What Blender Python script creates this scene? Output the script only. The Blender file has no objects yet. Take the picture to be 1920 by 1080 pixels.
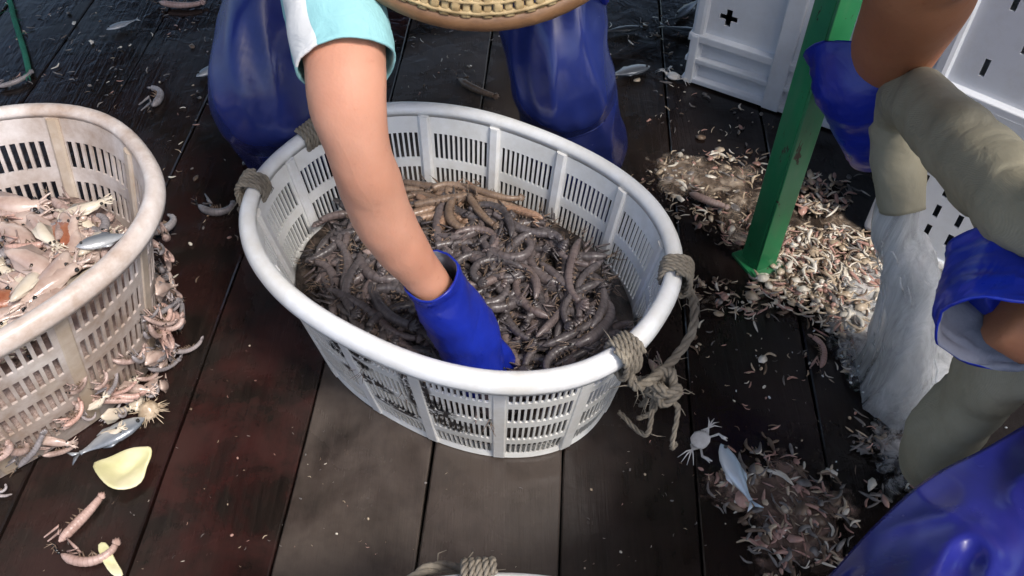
import bpy, math, random
from mathutils import Vector, Matrix, noise, Quaternion

# ------------------------------------------------------------------ camera
H = 1.26
PITCH = math.radians(49)
FPX = 1663.0
scene = bpy.context.scene
C = scene.collection
cam = bpy.data.cameras.new('camera')
cam.sensor_width = 36
cam.lens = 36 * FPX / 1920
cam.clip_start = 0.02
cam.clip_end = 2000
cam_o = bpy.data.objects.new('camera', cam)
cam_o.location = (0, 0, H)
cam_o.rotation_euler = (math.radians(90) - PITCH, 0, 0)
C.objects.link(cam_o)
scene.camera = cam_o

# ------------------------------------------------------------------ light
SUN_EL = math.radians(54)
SUN_AZ = math.atan2(0.70, -0.71)          # direction to the sun, clockwise from +Y
to_sun = Vector((math.sin(SUN_AZ) * math.cos(SUN_EL), math.cos(SUN_AZ) * math.cos(SUN_EL), math.sin(SUN_EL)))
world = bpy.data.worlds.new('World')
scene.world = world
world.use_nodes = True
wn = world.node_tree.nodes
wl = world.node_tree.links
bg = wn['Background']
sky = wn.new('ShaderNodeTexSky')
sky.sky_type = 'NISHITA'
sky.sun_disc = False
sky.sun_elevation = SUN_EL
sky.sun_rotation = SUN_AZ
sky.dust_density = 3.0
sky.air_density = 1.0
sky.ozone_density = 0.6
wl.new(sky.outputs[0], bg.inputs[0])
bg.inputs[1].default_value = 0.15
sun = bpy.data.lights.new('sun', 'SUN')
sun.energy = 2.0
sun.angle = math.radians(12)
sun.color = (1.0, 0.96, 0.91)
sun_o = bpy.data.objects.new('sun', sun)
sun_o.rotation_euler = (-to_sun).to_track_quat('-Z', 'Y').to_euler()
sun_o.location = (2, -2, 5)
C.objects.link(sun_o)
vs = scene.view_settings
vs.view_transform = 'Standard'
vs.look = 'None'
vs.exposure = 0.7
vs.gamma = 1.0
scene.cycles.max_bounces = 6
scene.cycles.diffuse_bounces = 3
scene.cycles.glossy_bounces = 3
scene.cycles.transparent_max_bounces = 6
scene.cycles.adaptive_threshold = 0.02

# ------------------------------------------------------------------ helpers
PI = math.pi
R = random.Random(7)

def ray(x, y):
    dx = (x - 960) / FPX
    u = (540 - y) / FPX
    return Vector((dx, math.cos(PITCH) + math.sin(PITCH) * u, -math.sin(PITCH) + math.cos(PITCH) * u))

def at(x, y, z=0.0):
    """point at height z seen at photo pixel x, y"""
    r = ray(x, y)
    return Vector((0, 0, H)) + r * ((H - z) / -r.z)

def atd(x, y, d):
    return Vector((0, 0, H)) + ray(x, y) * d

def V(*a):
    return Vector(a)

class MB:
    def __init__(s):
        s.v = []; s.f = []; s.m = []; s.attr = []
    def add(s, vs_, fs, mi=0, at_=None):
        b = len(s.v)
        s.v.extend([tuple(p) for p in vs_])
        s.f.extend([tuple(i + b for i in f) for f in fs])
        s.m.extend([mi] * len(fs))
        s.attr.extend(at_ if at_ else [0.0] * len(vs_))
    def box(s, c, d, rot=None, mi=0):
        c = Vector(c)
        vs_ = []
        for z in (-1, 1):
            for x, y in ((-1, -1), (1, -1), (1, 1), (-1, 1)):
                p = Vector((x * d[0] / 2, y * d[1] / 2, z * d[2] / 2))
                if rot: p = rot @ p
                vs_.append(c + p)
        s.add(vs_, [(3, 2, 1, 0), (4, 5, 6, 7), (0, 1, 5, 4), (1, 2, 6, 5), (2, 3, 7, 6), (3, 0, 4, 7)], mi)
    def loft(s, pts, rad, n=12, cap=True, up=None, mi=0, ts=None, power=2.0, twist=0.0, closed=False):
        """rings round pts; rad: list of r or (rx, ry) (rx along side, ry along up)"""
        k = len(pts)
        pts = [Vector(p) for p in pts]
        U = Vector(up) if up else None
        vs_ = []; at_ = []
        prev = None
        for i in range(k):
            if closed:
                t = (pts[(i + 1) % k] - pts[i - 1])
            else:
                t = pts[min(i + 1, k - 1)] - pts[max(i - 1, 0)]
            if t.length < 1e-9: t = Vector((0, 0, 1))
            t.normalize()
            if prev is None:
                u = U if U else (Vector((0, 0, 1)) if abs(t.z) < .9 else Vector((1, 0, 0)))
            else:
                u = prev
            u = u - t * u.dot(t)
            if u.length < 1e-6: u = t.orthogonal()
            u.normalize(); prev = u
            sd = t.cross(u)
            r = rad[i] if isinstance(rad, (list, tuple)) else rad
            rx, ry = r if isinstance(r, (list, tuple)) else (r, r)
            for j in range(n):
                a = 2 * PI * j / n + twist * i
                ca, sa = math.cos(a), math.sin(a)
                ca = math.copysign(abs(ca) ** (2 / power), ca); sa = math.copysign(abs(sa) ** (2 / power), sa)
                vs_.append(pts[i] + sd * (rx * ca) + u * (ry * sa))
                at_.append(ts[i] if ts else i / max(1, k - 1))
        fs = []
        for i in range(k if closed else k - 1):
            for j in range(n):
                a = i * n + j; b = i * n + (j + 1) % n
                c = ((i + 1) % k) * n + (j + 1) % n; d = ((i + 1) % k) * n + j
                fs.append((d, c, b, a))
        if cap and not closed:
            fs.append(tuple(range(n)))
            fs.append(tuple(range((k - 1) * n, k * n))[::-1])
        s.add(vs_, fs, mi, at_)
    def build(s, name, mats, parent=None, smooth=True, attr=None):
        me = bpy.data.meshes.new(name)
        me.from_pydata(s.v, [], s.f)
        if not isinstance(mats, (list, tuple)): mats = [mats]
        for m in mats: me.materials.append(m)
        if len(mats) > 1: me.polygons.foreach_set('material_index', s.m)
        if smooth: me.polygons.foreach_set('use_smooth', [True] * len(me.polygons))
        if attr:
            a = me.attributes.new(attr, 'FLOAT', 'POINT')
            a.data.foreach_set('value', s.attr)
        me.validate(); me.update()
        o = bpy.data.objects.new(name, me)
        C.objects.link(o)
        if parent: o.parent = parent
        return o

def spline(pts, n, vals=None):
    """Catmull-Rom resample of points (and values)"""
    P = [Vector(p) for p in pts]
    out = []; ov = []
    k = len(P)
    for i in range(n):
        t = i / (n - 1) * (k - 1)
        a = min(int(t), k - 2); f = t - a
        p0, p1, p2, p3 = P[max(a - 1, 0)], P[a], P[a + 1], P[min(a + 2, k - 1)]
        out.append(0.5 * ((2 * p1) + (p2 - p0) * f + (2 * p0 - 5 * p1 + 4 * p2 - p3) * f * f + (3 * p1 - p0 - 3 * p2 + p3) * f ** 3))
        if vals:
            x, y = vals[a], vals[a + 1]
            g = f * f * (3 - 2 * f)
            if isinstance(x, (tuple, list)):
                ov.append(tuple(x[q] + (y[q] - x[q]) * g for q in range(len(x))))
            else:
                ov.append(x + (y - x) * g)
    return (out, ov) if vals else out

def tag(o, label=None, cat=None, group=None, kind=None):
    if label: o['label'] = label
    if cat: o['category'] = cat
    if group: o['group'] = group
    if kind: o['kind'] = kind
    return o

def empty(name, loc=(0, 0, 0), rz=0):
    o = bpy.data.objects.new(name, None)
    o.empty_display_size = 0.05
    o.location = loc; o.rotation_euler = (0, 0, rz)
    C.objects.link(o)
    return o

def mod(o, typ, **kw):
    m = o.modifiers.new(typ.lower(), typ)
    for k, v in kw.items(): setattr(m, k, v)
    return m

def wrinkle(mb, amp, freq, seed=0, start=0):
    """push vertices about with smooth noise"""
    off = Vector((seed * 3.1, seed * 1.7, seed * 2.3))
    for i in range(start, len(mb.v)):
        p = Vector(mb.v[i])
        mb.v[i] = tuple(p + noise.noise_vector(p * freq + off) * amp + noise.noise_vector(p * freq * 2.7 + off) * amp * .4)

# ------------------------------------------------------------------ materials
class NT:
    def __init__(s, name):
        s.m = bpy.data.materials.new(name); s.m.use_nodes = True
        s.t = s.m.node_tree; s.n = s.t.nodes; s.l = s.t.links
        s.p = s.n['Principled BSDF']
    def node(s, typ, **kw):
        n = s.n.new(typ)
        for k, v in kw.items():
            if k.startswith('i_'):
                n.inputs[k[2:].replace('_', ' ')].default_value = v
            else: setattr(n, k, v)
        return n
    def link(s, a, b): s.l.new(a, b)
    def coord(s, which='Object', scale=(1, 1, 1), rot=(0, 0, 0)):
        tc = s.node('ShaderNodeTexCoord'); mp = s.node('ShaderNodeMapping')
        mp.inputs['Scale'].default_value = scale; mp.inputs['Rotation'].default_value = rot
        if which == 'World':
            g = s.node('ShaderNodeNewGeometry'); s.link(g.outputs['Position'], mp.inputs[0])
        else: s.link(tc.outputs[which], mp.inputs[0])
        return mp.outputs[0]
    def noise(s, co, scale, detail=4, rough=.55, dist=0):
        n = s.node('ShaderNodeTexNoise'); n.inputs['Scale'].default_value = scale
        n.inputs['Detail'].default_value = detail; n.inputs['Roughness'].default_value = rough; n.inputs['Distortion'].default_value = dist
        s.link(co, n.inputs['Vector']); return n.outputs['Fac']
    def ramp(s, f, stops, interp='LINEAR'):
        r = s.node('ShaderNodeValToRGB'); r.color_ramp.interpolation = interp
        e = r.color_ramp.elements
        while len(e) < len(stops): e.new(.5)
        for i, (p, c) in enumerate(stops):
            e[i].position = p
            e[i].color = (c, c, c, 1) if isinstance(c, (int, float)) else (*c, 1)
        s.link(f, r.inputs[0]); return r.outputs[0]
    def mix(s, f, a, b, mode='MIX'):
        m = s.node('ShaderNodeMix', data_type='RGBA', blend_type=mode)
        for v, k in ((f, 0), (a, 6), (b, 7)):
            if hasattr(v, 'is_linked') or hasattr(v, 'links'): s.link(v, m.inputs[k])
            elif k == 0: m.inputs[0].default_value = v
            else: m.inputs[k].default_value = (*v, 1) if len(v) == 3 else v
        return m.outputs[2]
    def math(s, op, a, b=None):
        m = s.node('ShaderNodeMath', operation=op)
        for v, k in ((a, 0), (b, 1)):
            if v is None: continue
            if isinstance(v, (int, float)): m.inputs[k].default_value = v
            else: s.link(v, m.inputs[k])
        return m.outputs[0]
    def bump(s, h, strength=.3, dist=.01, prev=None):
        b = s.node('ShaderNodeBump'); b.inputs['Strength'].default_value = strength; b.inputs['Distance'].default_value = dist
        s.link(h, b.inputs['Height'])
        if prev: s.link(prev, b.inputs['Normal'])
        return b.outputs[0]
    def set(s, **kw):
        for k, v in kw.items():
            inp = s.p.inputs[k.replace('_', ' ')]
            if isinstance(v, (int, float)): inp.default_value = v
            elif isinstance(v, (tuple, list)): inp.default_value = (*v, 1) if len(v) == 3 else v
            else: s.link(v, inp)
        return s

def simple(name, c1, c2, scale=20, rough=.4, bump=.2, bscale=60, spec=.5, coat=0, where='Object', bdist=.004, sss=0):
    t = NT(name)
    co = t.coord(where)
    f = t.noise(co, scale, 5)
    col = t.mix(t.ramp(f, [(.35, 0), (.65, 1)]), c1, c2)
    t.set(Base_Color=col, Roughness=rough)
    t.p.inputs['Specular IOR Level'].default_value = spec
    t.p.inputs['Coat Weight'].default_value = coat
    t.p.inputs['Coat Roughness'].default_value = .08
    if sss:
        t.p.inputs['Subsurface Weight'].default_value = sss
        t.p.inputs['Subsurface Radius'].default_value = (.01, .004, .002)
        t.p.inputs['Subsurface Scale'].default_value = .5
    if bump:
        t.set(Normal=t.bump(t.noise(co, bscale, 4), bump, bdist))
    return t.m

def plank_material():
    t = NT('wet_deck_wood')
    info = t.node('ShaderNodeObjectInfo')
    yaw = 0.0664
    cw = t.coord('World', (1, 1, 1), (0, 0, yaw))
    cg = t.coord('World', (34, 1.6, 1), (0, 0, yaw))
    grain = t.noise(cg, 3.0, 6, .6, .6)
    fine = t.noise(t.coord('World', (180, 9, 1), (0, 0, yaw)), 2.0, 4, .6)
    big = t.noise(cw, 2.3, 5, .6, .4)
    mid = t.noise(cw, 9.0, 6, .65, .3)
    # paint worn off the boards in patches
    worn = t.ramp(mid, [(.40, 0), (.58, 1)])
    base = t.mix(t.ramp(grain, [(.3, 0), (.7, 1)]), (.006, .0045, .004), (.018, .0128, .0105))
    col = t.mix(t.math('MULTIPLY', worn, .75), base, info.outputs['Color'])
    # grey silt film; its pale tone also paints in the sky sheen on the boards
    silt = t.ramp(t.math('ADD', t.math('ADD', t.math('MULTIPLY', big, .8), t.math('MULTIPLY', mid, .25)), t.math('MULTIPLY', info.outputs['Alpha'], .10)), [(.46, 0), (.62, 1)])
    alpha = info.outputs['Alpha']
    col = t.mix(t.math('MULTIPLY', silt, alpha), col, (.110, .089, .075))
    t.set(Base_Color=col)
    wet = t.ramp(t.noise(cw, 3.4, 5, .6, .8), [(.40, 0), (.60, 1)])
    rough = t.math('ADD', t.math('MULTIPLY', wet, .24), t.math('ADD', t.math('MULTIPLY', fine, .10), .03))
    t.set(Roughness=rough)
    t.p.inputs['Specular IOR Level'].default_value = .45
    nb = t.bump(fine, .22, .0015)
    nb = t.bump(grain, .28, .003, nb)
    nb = t.bump(t.noise(cw, 22, 3, .5, 1.0), .22, .006, nb)
    t.set(Normal=nb)
    return t.m

def plastic_material(name, dirt, dirt_col, paint=False, base=(.78, .79, .80)):
    t = NT(name)
    co = t.coord('Object')
    n1 = t.noise(co, 7, 6, .65, .4)
    n2 = t.noise(co, 45, 5, .7)
    stain = t.ramp(t.math('ADD', t.math('MULTIPLY', n1, .7), t.math('MULTIPLY', n2, .3)), [(.5 - dirt * .25, 0), (.82 - dirt * .25, 1)])
    col = t.mix(t.math('MULTIPLY', stain, min(1, .35 + dirt)), base, dirt_col)
    # scuffs
    sc = t.ramp(t.noise(t.coord('Object', (1, 1, 4)), 90, 3, .8, 2.0), [(.66, 0), (.72, 1)])
    col = t.mix(t.math('MULTIPLY', sc, .35), col, (.35, .32, .27))
    if paint:
        # remains of black painted lettering on one side of the basket
        sep = t.node('ShaderNodeSeparateXYZ'); t.link(co, sep.inputs[0])
        def blob(cx, cy, rx, cz, rz):
            a = t.math('POWER', t.math('DIVIDE', t.math('SUBTRACT', sep.outputs[0], cx), rx), 2)
            b = t.math('POWER', t.math('DIVIDE', t.math('SUBTRACT', sep.outputs[2], cz), rz), 2)
            y = t.math('LESS_THAN', sep.outputs[1], cy)
            return t.math('MULTIPLY', t.ramp(t.math('ADD', a, b), [(.55, 1), (1.0, 0)]), y)
        m = None
        for b in ((-.075, -.1, .020, .225, .050), (-.025, -.1, .034, .235, .034), (-.055, -.1, .050, .185, .020), (-.03, -.1, .06, .135, .016),
                  (.070, -.1, .028, .200, .052), (.085, -.1, .044, .145, .036), (.045, -.1, .045, .255, .016), (.115, -.1, .034, .10, .024), (.02, -.1, .06, .08, .014)):
            q = blob(*b)
            m = q if m is None else t.math('MAXIMUM', m, q)
        br = t.ramp(t.noise(t.coord('Object', (1, 1, 1), (0, .5, 0)), 55, 4, .7, 1.2), [(.43, 0), (.48, 1)])
        col = t.mix(t.math('MULTIPLY', m, br), col, (.018, .018, .02))
    t.set(Base_Color=col, Roughness=t.math('ADD', t.math('MULTIPLY', n2, .25), .22))
    t.set(Normal=t.bump(n2, .08, .003))
    return t.m

def shrimp_material(name, dark, light, band, tint):
    t = NT(name)
    info = t.node('ShaderNodeObjectInfo')
    a = t.node('ShaderNodeAttribute'); a.attribute_name = 't'
    co = t.coord('Object')
    n = t.noise(co, 60, 4, .6)
    col = t.mix(t.ramp(n, [(.3, 0), (.7, 1)]), dark, light)
    rnd = info.outputs['Random']
    col = t.mix(t.math('MULTIPLY', t.ramp(rnd, [(.55, 0), (1, 1)]), .55), col, tint)
    fr = t.math('FRACT', t.math('MULTIPLY', a.outputs['Fac'], 13.0))
    edge = t.ramp(fr, [(.0, 1), (.12, 0), (.86, 0), (1, 1)])
    col = t.mix(t.math('MULTIPLY', edge, .45), col, band)
    hs = t.node('ShaderNodeHueSaturation')
    t.link(col, hs.inputs['Color']); t.link(t.math('ADD', t.math('MULTIPLY', rnd, .5), .72), hs.inputs['Value'])
    t.set(Base_Color=hs.outputs[0], Roughness=.40)
    t.p.inputs['Specular IOR Level'].default_value = .40
    t.p.inputs['Coat Weight'].default_value = .16
    t.p.inputs['Coat Roughness'].default_value = .12
    t.set(Normal=t.bump(n, .25, .002))
    return t.m

def fish_material(name, back, belly):
    t = NT(name)
    co = t.coord('Generated')
    sep = t.node('ShaderNodeSeparateXYZ'); t.link(co, sep.inputs[0])
    f = t.math('ADD', sep.outputs[1], t.math('MULTIPLY', t.noise(co, 9, 3), .15))
    col = t.mix(t.ramp(f, [(.35, 0), (.75, 1)]), belly, back)
    v = t.node('ShaderNodeTexVoronoi'); v.inputs['Scale'].default_value = 240; t.link(t.coord('Object'), v.inputs['Vector'])
    t.set(Base_Color=col, Roughness=.28, Metallic=.25, Normal=t.bump(v.outputs['Distance'], .2, .001))
    return t.m

def rubber_material(name, c1, c2, rough, bump=.35, scale=14, spec=.5):
    t = NT(name)
    co = t.coord('Object')
    f = t.noise(co, 5, 4, .6, .5)
    col = t.mix(t.ramp(f, [(.35, 0), (.7, 1)]), c1, c2)
    r = t.math('ADD', t.math('MULTIPLY', t.noise(co, 18, 4), .22), rough)
    t.set(Base_Color=col, Roughness=r)
    t.p.inputs['Specular IOR Level'].default_value = spec
    nb = t.bump(t.noise(co, scale, 3, .5, 1.5), bump, .02)
    nb = t.bump(t.noise(co, 140, 3), .1, .001, nb)
    t.set(Normal=nb)
    return t.m

def skin_material(name, a, b):
    t = NT(name)
    co = t.coord('Object')
    f = t.noise(co, 11, 5, .6)
    col = t.mix(t.ramp(f, [(.3, 0), (.7, 1)]), a, b)
    sp = t.ramp(t.noise(co, 55, 4, .7), [(.60, 0), (.75, 1)])
    col = t.mix(t.math('MULTIPLY', t.ramp(t.noise(co, 3.5, 3), [(.45, 0), (.65, 1)]), .45), col, (a[0] * .95, a[1] * .78, a[2] * .72))
    col = t.mix(t.math('MULTIPLY', sp, .35), col, (a[0] * .7, a[1] * .5, a[2] * .45))
    t.set(Base_Color=col, Roughness=.58)
    t.p.inputs['Specular IOR Level'].default_value = .3
    t.p.inputs['Subsurface Weight'].default_value = .2
    t.p.inputs['Subsurface Radius'].default_value = (.01, .004, .002)
    t.p.inputs['Subsurface Scale'].default_value = .6
    v = t.node('ShaderNodeTexVoronoi'); v.inputs['Scale'].default_value = 320; t.link(co, v.inputs['Vector'])
    nb = t.bump(v.outputs['Distance'], .12, .0012)
    vn = t.ramp(t.math('ABSOLUTE', t.math('SUBTRACT', t.noise(t.coord('Object', (1, 1, .45)), 13, 2, .5, .6), .5)), [(0, 1), (.03, 0)])
    nb = t.bump(vn, .06, .003, nb)
    nb = t.bump(t.noise(co, 30, 4), .22, .006, nb)
    t.set(Normal=nb)
    return t.m

def cloth_material(name, c1, c2, scale=5, weave=260, bump=.3, rough=.8):
    t = NT(name)
    co = t.coord('Object')
    f = t.noise(co, scale, 6, .65, .3)
    col = t.mix(t.ramp(f, [(.3, 0), (.7, 1)]), c1, c2)
    w1 = t.node('ShaderNodeTexWave'); w1.inputs['Scale'].default_value = weave; t.link(co, w1.inputs['Vector'])
    nb = t.bump(w1.outputs['Fac'], .15, .001)
    nb = t.bump(t.noise(co, 26, 4, .5, 1), bump, .012, nb)
    t.set(Base_Color=col, Roughness=rough, Normal=nb)
    return t.m

def rope_material(name, c1, c2):
    t = NT(name)
    co = t.coord('Object')
    f = t.noise(co, 30, 5, .7)
    col = t.mix(t.ramp(f, [(.3, 0), (.7, 1)]), c1, c2)
    fib = t.noise(t.coord('Object', (1, 1, 1)), 260, 4, .7, 1.5)
    t.set(Base_Color=col, Roughness=.75, Normal=t.bump(fib, .6, .003))
    return t.m

def water_material(name, transp, rough, foam_scale, foam_lo, foam_hi, white=(.75, .78, .8), edge=False):
    t = NT(name)
    co = t.coord('World', (1, 1, .06))
    n = t.noise(co, foam_scale, 6, .7, .8)
    if edge:
        ea = t.node('ShaderNodeAttribute'); ea.attribute_name = 'edge'
        n = t.math('ADD', n, t.math('MULTIPLY', t.math('SUBTRACT', ea.outputs['Fac'], 1.0), .35))
    foam = t.ramp(n, [(foam_lo, 0), (foam_hi, 1)])
    tr = t.node('ShaderNodeBsdfTransparent')
    gl = t.node('ShaderNodeBsdfGlossy'); gl.inputs['Roughness'].default_value = rough
    fr = t.node('ShaderNodeFresnel'); fr.inputs['IOR'].default_value = 1.33
    m1 = t.node('ShaderNodeMixShader'); t.link(fr.outputs[0], m1.inputs[0]); t.link(tr.outputs[0], m1.inputs[1]); t.link(gl.outputs[0], m1.inputs[2])
    t.set(Base_Color=white, Roughness=.25)
    nb = t.bump(t.noise(co, foam_scale * 1.6, 3, .5, .5), .16, .008)
    t.set(Normal=nb); t.link(nb, gl.inputs['Normal'])
    tl = t.node('ShaderNodeBsdfTranslucent'); tl.inputs['Color'].default_value = (*white, 1)
    m3 = t.node('ShaderNodeMixShader'); m3.inputs[0].default_value = .45
    t.link(t.p.outputs[0], m3.inputs[1]); t.link(tl.outputs[0], m3.inputs[2])
    m2 = t.node('ShaderNodeMixShader')
    t.link(t.math('MULTIPLY', foam, transp), m2.inputs[0]); t.link(m1.outputs[0], m2.inputs[1]); t.link(m3.outputs[0], m2.inputs[2])
    t.link(m2.outputs[0], t.n['Material Output'].inputs[0])
    return t.m

M = {}
M['plank'] = plank_material()
M['gap'] = simple('dark_bilge', (.006, .005, .005), (.012, .01, .009), 10, .5, .1)
M['sea'] = simple('sea_water', (.02, .05, .06), (.03, .07, .08), .4, .08, .6, 1.2, bdist=.3, where='World')
M['basket'] = plastic_material('white_basket_plastic', .28, (.44, .40, .31), True, base=(.78, .785, .77))
M['basket_plain'] = plastic_material('white_plastic', .42, (.52, .48, .40))
M['basket_dirty'] = plastic_material('stained_basket_plastic', .85, (.40, .30, .24), base=(.80, .76, .74))
M['rib_dirty'] = plastic_material('muddy_rib_plastic', 1.0, (.42, .33, .25), base=(.64, .57, .50))
M['wall_dirty'] = plastic_material('grimy_basket_plastic', .8, (.33, .25, .20), base=(.70, .65, .63))
M['crate'] = plastic_material('white_crate_plastic', .15, (.5, .48, .44), base=(.74, .77, .82))
M['shrimp'] = shrimp_material('mantis_shrimp_shell', (.050, .042, .043), (.140, .120, .120), (.026, .019, .019), (.165, .115, .10))
M['shrimp_tan'] = shrimp_material('tan_shrimp_shell', (.15, .10, .07), (.31, .215, .15), (.11, .06, .04), (.36, .19, .115))
M['shrimp_pale'] = shrimp_material('pale_shrimp_shell', (.27, .18, .155), (.50, .38, .34), (.18, .11, .09), (.42, .23, .18))
M['shrimp_grey'] = shrimp_material('grey_shrimp_shell', (.17, .155, .16), (.36, .33, .34), (.1, .085, .09), (.33, .27, .26))
M['legs'] = simple('shrimp_legs', (.12, .08, .055), (.24, .17, .12), 40, .4, .1)
M['eye'] = simple('shrimp_eyes', (.01, .01, .012), (.02, .02, .02), 40, .1, 0)
M['squid'] = simple('cuttlefish_skin', (.36, .25, .21), (.58, .46, .40), 26, .22, .2, 70, coat=.4)
M['squid_white'] = simple('cream_squid_flesh', (.54, .46, .36), (.70, .63, .52), 18, .22, .2, 70, coat=.4)
M['orange'] = simple('orange_roe', (.26, .085, .045), (.38, .17, .10), 40, .3, .3, 90, coat=.4)
M['fish'] = fish_material('silver_fish_skin', (.17, .19, .22), (.50, .52, .54))
M['fish_dark'] = fish_material('grey_fish_skin', (.06, .065, .07), (.22, .23, .25))
M['fish_blue'] = fish_material('pale_blue_fish_skin', (.46, .57, .66), (.76, .80, .84))
M['crab'] = simple('pale_crab_shell', (.50, .48, .46), (.72, .70, .68), 40, .3, .3)
M['peel'] = simple('pale_yellow_peel', (.60, .58, .30), (.78, .73, .50), 16, .35, .25, 40)
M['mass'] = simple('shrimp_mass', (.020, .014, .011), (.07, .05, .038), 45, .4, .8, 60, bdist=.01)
M['mass_pale'] = simple('catch_mass', (.22, .15, .125), (.42, .31, .27), 40, .35, .8, 60, bdist=.01)
M['debris_tan'] = simple('tan_shell_bits', (.36, .27, .18), (.62, .51, .38), 60, .25, .3)
M['debris_cream'] = simple('cream_shell_bits', (.62, .55, .44), (.80, .75, .66), 60, .22, .3)
M['debris_pink'] = simple('pink_shell_bits', (.36, .19, .15), (.54, .33, .27), 60, .35, .3)
M['debris_grey'] = simple('grey_shell_bits', (.10, .09, .085), (.26, .235, .22), 60, .35, .3)
M['debris_brown'] = simple('brown_shell_bits', (.10, .065, .045), (.22, .15, .10), 60, .4, .3)
M['rope'] = rope_material('grey_hemp_rope', (.12, .10, .078), (.31, .27, .21))
M['green_rope'] = rope_material('green_nylon_rope', (.015, .13, .08), (.03, .24, .15))
def painted_steel(name, c1, c2, chip):
    t = NT(name)
    co = t.coord('Object')
    col = t.mix(t.ramp(t.noise(co, 7, 5, .6), [(.3, 0), (.7, 1)]), c1, c2)
    ch = t.ramp(t.noise(t.coord('Object', (1, 1, .35)), 34, 5, .7, .6), [(.62, 0), (.65, 1)])
    col = t.mix(ch, col, chip)
    sm = t.ramp(t.noise(t.coord('Object', (1, 1, .2)), 12, 4, .6), [(.5, 0), (.75, 1)])
    col = t.mix(t.math('MULTIPLY', sm, .35), col, (.22, .22, .17))
    t.set(Base_Color=col, Roughness=t.math('ADD', t.math('MULTIPLY', ch, .4), .28), Normal=t.bump(ch, -.4, .002))
    return t.m
M['green'] = painted_steel('green_gloss_paint', (.020, .18, .065), (.032, .24, .09), (.05, .028, .016))
M['blue_trousers'] = rubber_material('blue_waterproof_cloth', (.010, .017, .10), (.022, .036, .18), .12, .10, 6)
M['blue_glove'] = rubber_material('blue_rubber_glove', (.007, .018, .25), (.011, .030, .38), .20, .2, 14)
M['glove_lining'] = cloth_material('grey_glove_lining', (.12, .13, .17), (.24, .25, .30))
M['boot'] = rubber_material('navy_rubber_boot', (.010, .014, .055), (.018, .025, .09), .3)
M['skin'] = skin_material('tanned_skin', (.49, .24, .158), (.59, .315, .222))
M['skin_dark'] = skin_material('dark_brown_skin', (.34, .135, .065), (.42, .18, .09))  # darker brown tone for the second worker
M['shirt'] = cloth_material('aqua_shirt_cloth', (.22, .47, .50), (.29, .56, .59))
M['shirt_white'] = cloth_material('white_stripe_cloth', (.66, .66, .66), (.78, .78, .77))
M['shirt_dark'] = cloth_material('grey_shirt_cloth', (.12, .12, .13), (.2, .2, .21))
M['hair'] = simple('black_hair', (.01, .009, .008), (.02, .018, .015), 80, .5, .4, 120)
M['lip'] = simple('lip_skin', (.35, .13, .1), (.4, .17, .13), 30, .4, .1)
M['eye_white'] = simple('eye_white', (.7, .69, .66), (.75, .74, .72), 30, .2, 0)
M['straw'] = simple('woven_straw', (.30, .205, .095), (.47, .35, .18), 60, .6, .4, 160)
M['hoop'] = simple('brown_bamboo_hoop', (.13, .062, .026), (.21, .11, .05), 30, .5, .3, 60)
M['hose'] = cloth_material('khaki_canvas_hose', (.24, .215, .145), (.34, .31, .225), 9, 300, .25, .75)
M['jet'] = water_material('hose_water', .80, .1, 34, .22, .72, (.92, .93, .94))
M['foam'] = water_material('wash_water_foam', .85, .06, 34, .22, .52, (.86, .86, .85), True)
M['splash'] = water_material('splash', .9, .05, 30, .2, .5)
M['drop'] = water_material('water_drops', 1.0, .05, 30, .0, .3)
M['tarp'] = cloth_material('added_awning_tarp', (.05, .045, .04), (.08, .072, .062))

# ------------------------------------------------------------------ setting: sea, deck
mb = MB(); mb.add([(-600, -600, -1.6), (600, -600, -1.6), (600, 600, -1.6), (-600, 600, -1.6)], [(0, 1, 2, 3)])
tag(mb.build('sea', M['sea'], smooth=False), kind='structure')
DYAW = -0.0664
deck = empty('deck', (0, 0, 0), DYAW)
tag(deck, 'wet dark wooden deck of a fishing boat', None, None, 'structure')
mb = MB(); mb.box((0, 1.6, -.08), (7.6, 7.6, .06))
mb.build('deck_underside', M['gap'], deck, smooth=False)

def plank_mesh(i, w, l):
    mb = MB()
    nx, ny = 4, 40
    rr = random.Random(i)
    vs_ = []; fs = []
    b = .0025
    prof = [(-w / 2, -.035), (-w / 2, -b), (-w / 2 + b, 0), (-w / 6, .0008), (w / 6, .0008), (w / 2 - b, 0), (w / 2, -b), (w / 2, -.035)]
    for j in range(ny + 1):
        y = -l / 2 + l * j / ny
        for k, (x, z) in enumerate(prof):
            ed = (noise.noise(Vector((i * 7.7 + (k > 3), y * 6, 0))) * .0022) if k in (1, 2, 5, 6) else 0
            sag = noise.noise(Vector((i * 3.3, y * 1.3, 5))) * .0015
            vs_.append((x + ed, y, z + sag))
    n = len(prof)
    for j in range(ny):
        for k in range(n - 1):
            a = j * n + k
            fs.append((a, a + 1, a + n + 1, a + n))
    fs.append(tuple(range(n))); fs.append(tuple(range(ny * n, ny * n + n))[::-1])
    mb.add(vs_, fs)
    return mb

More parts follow.
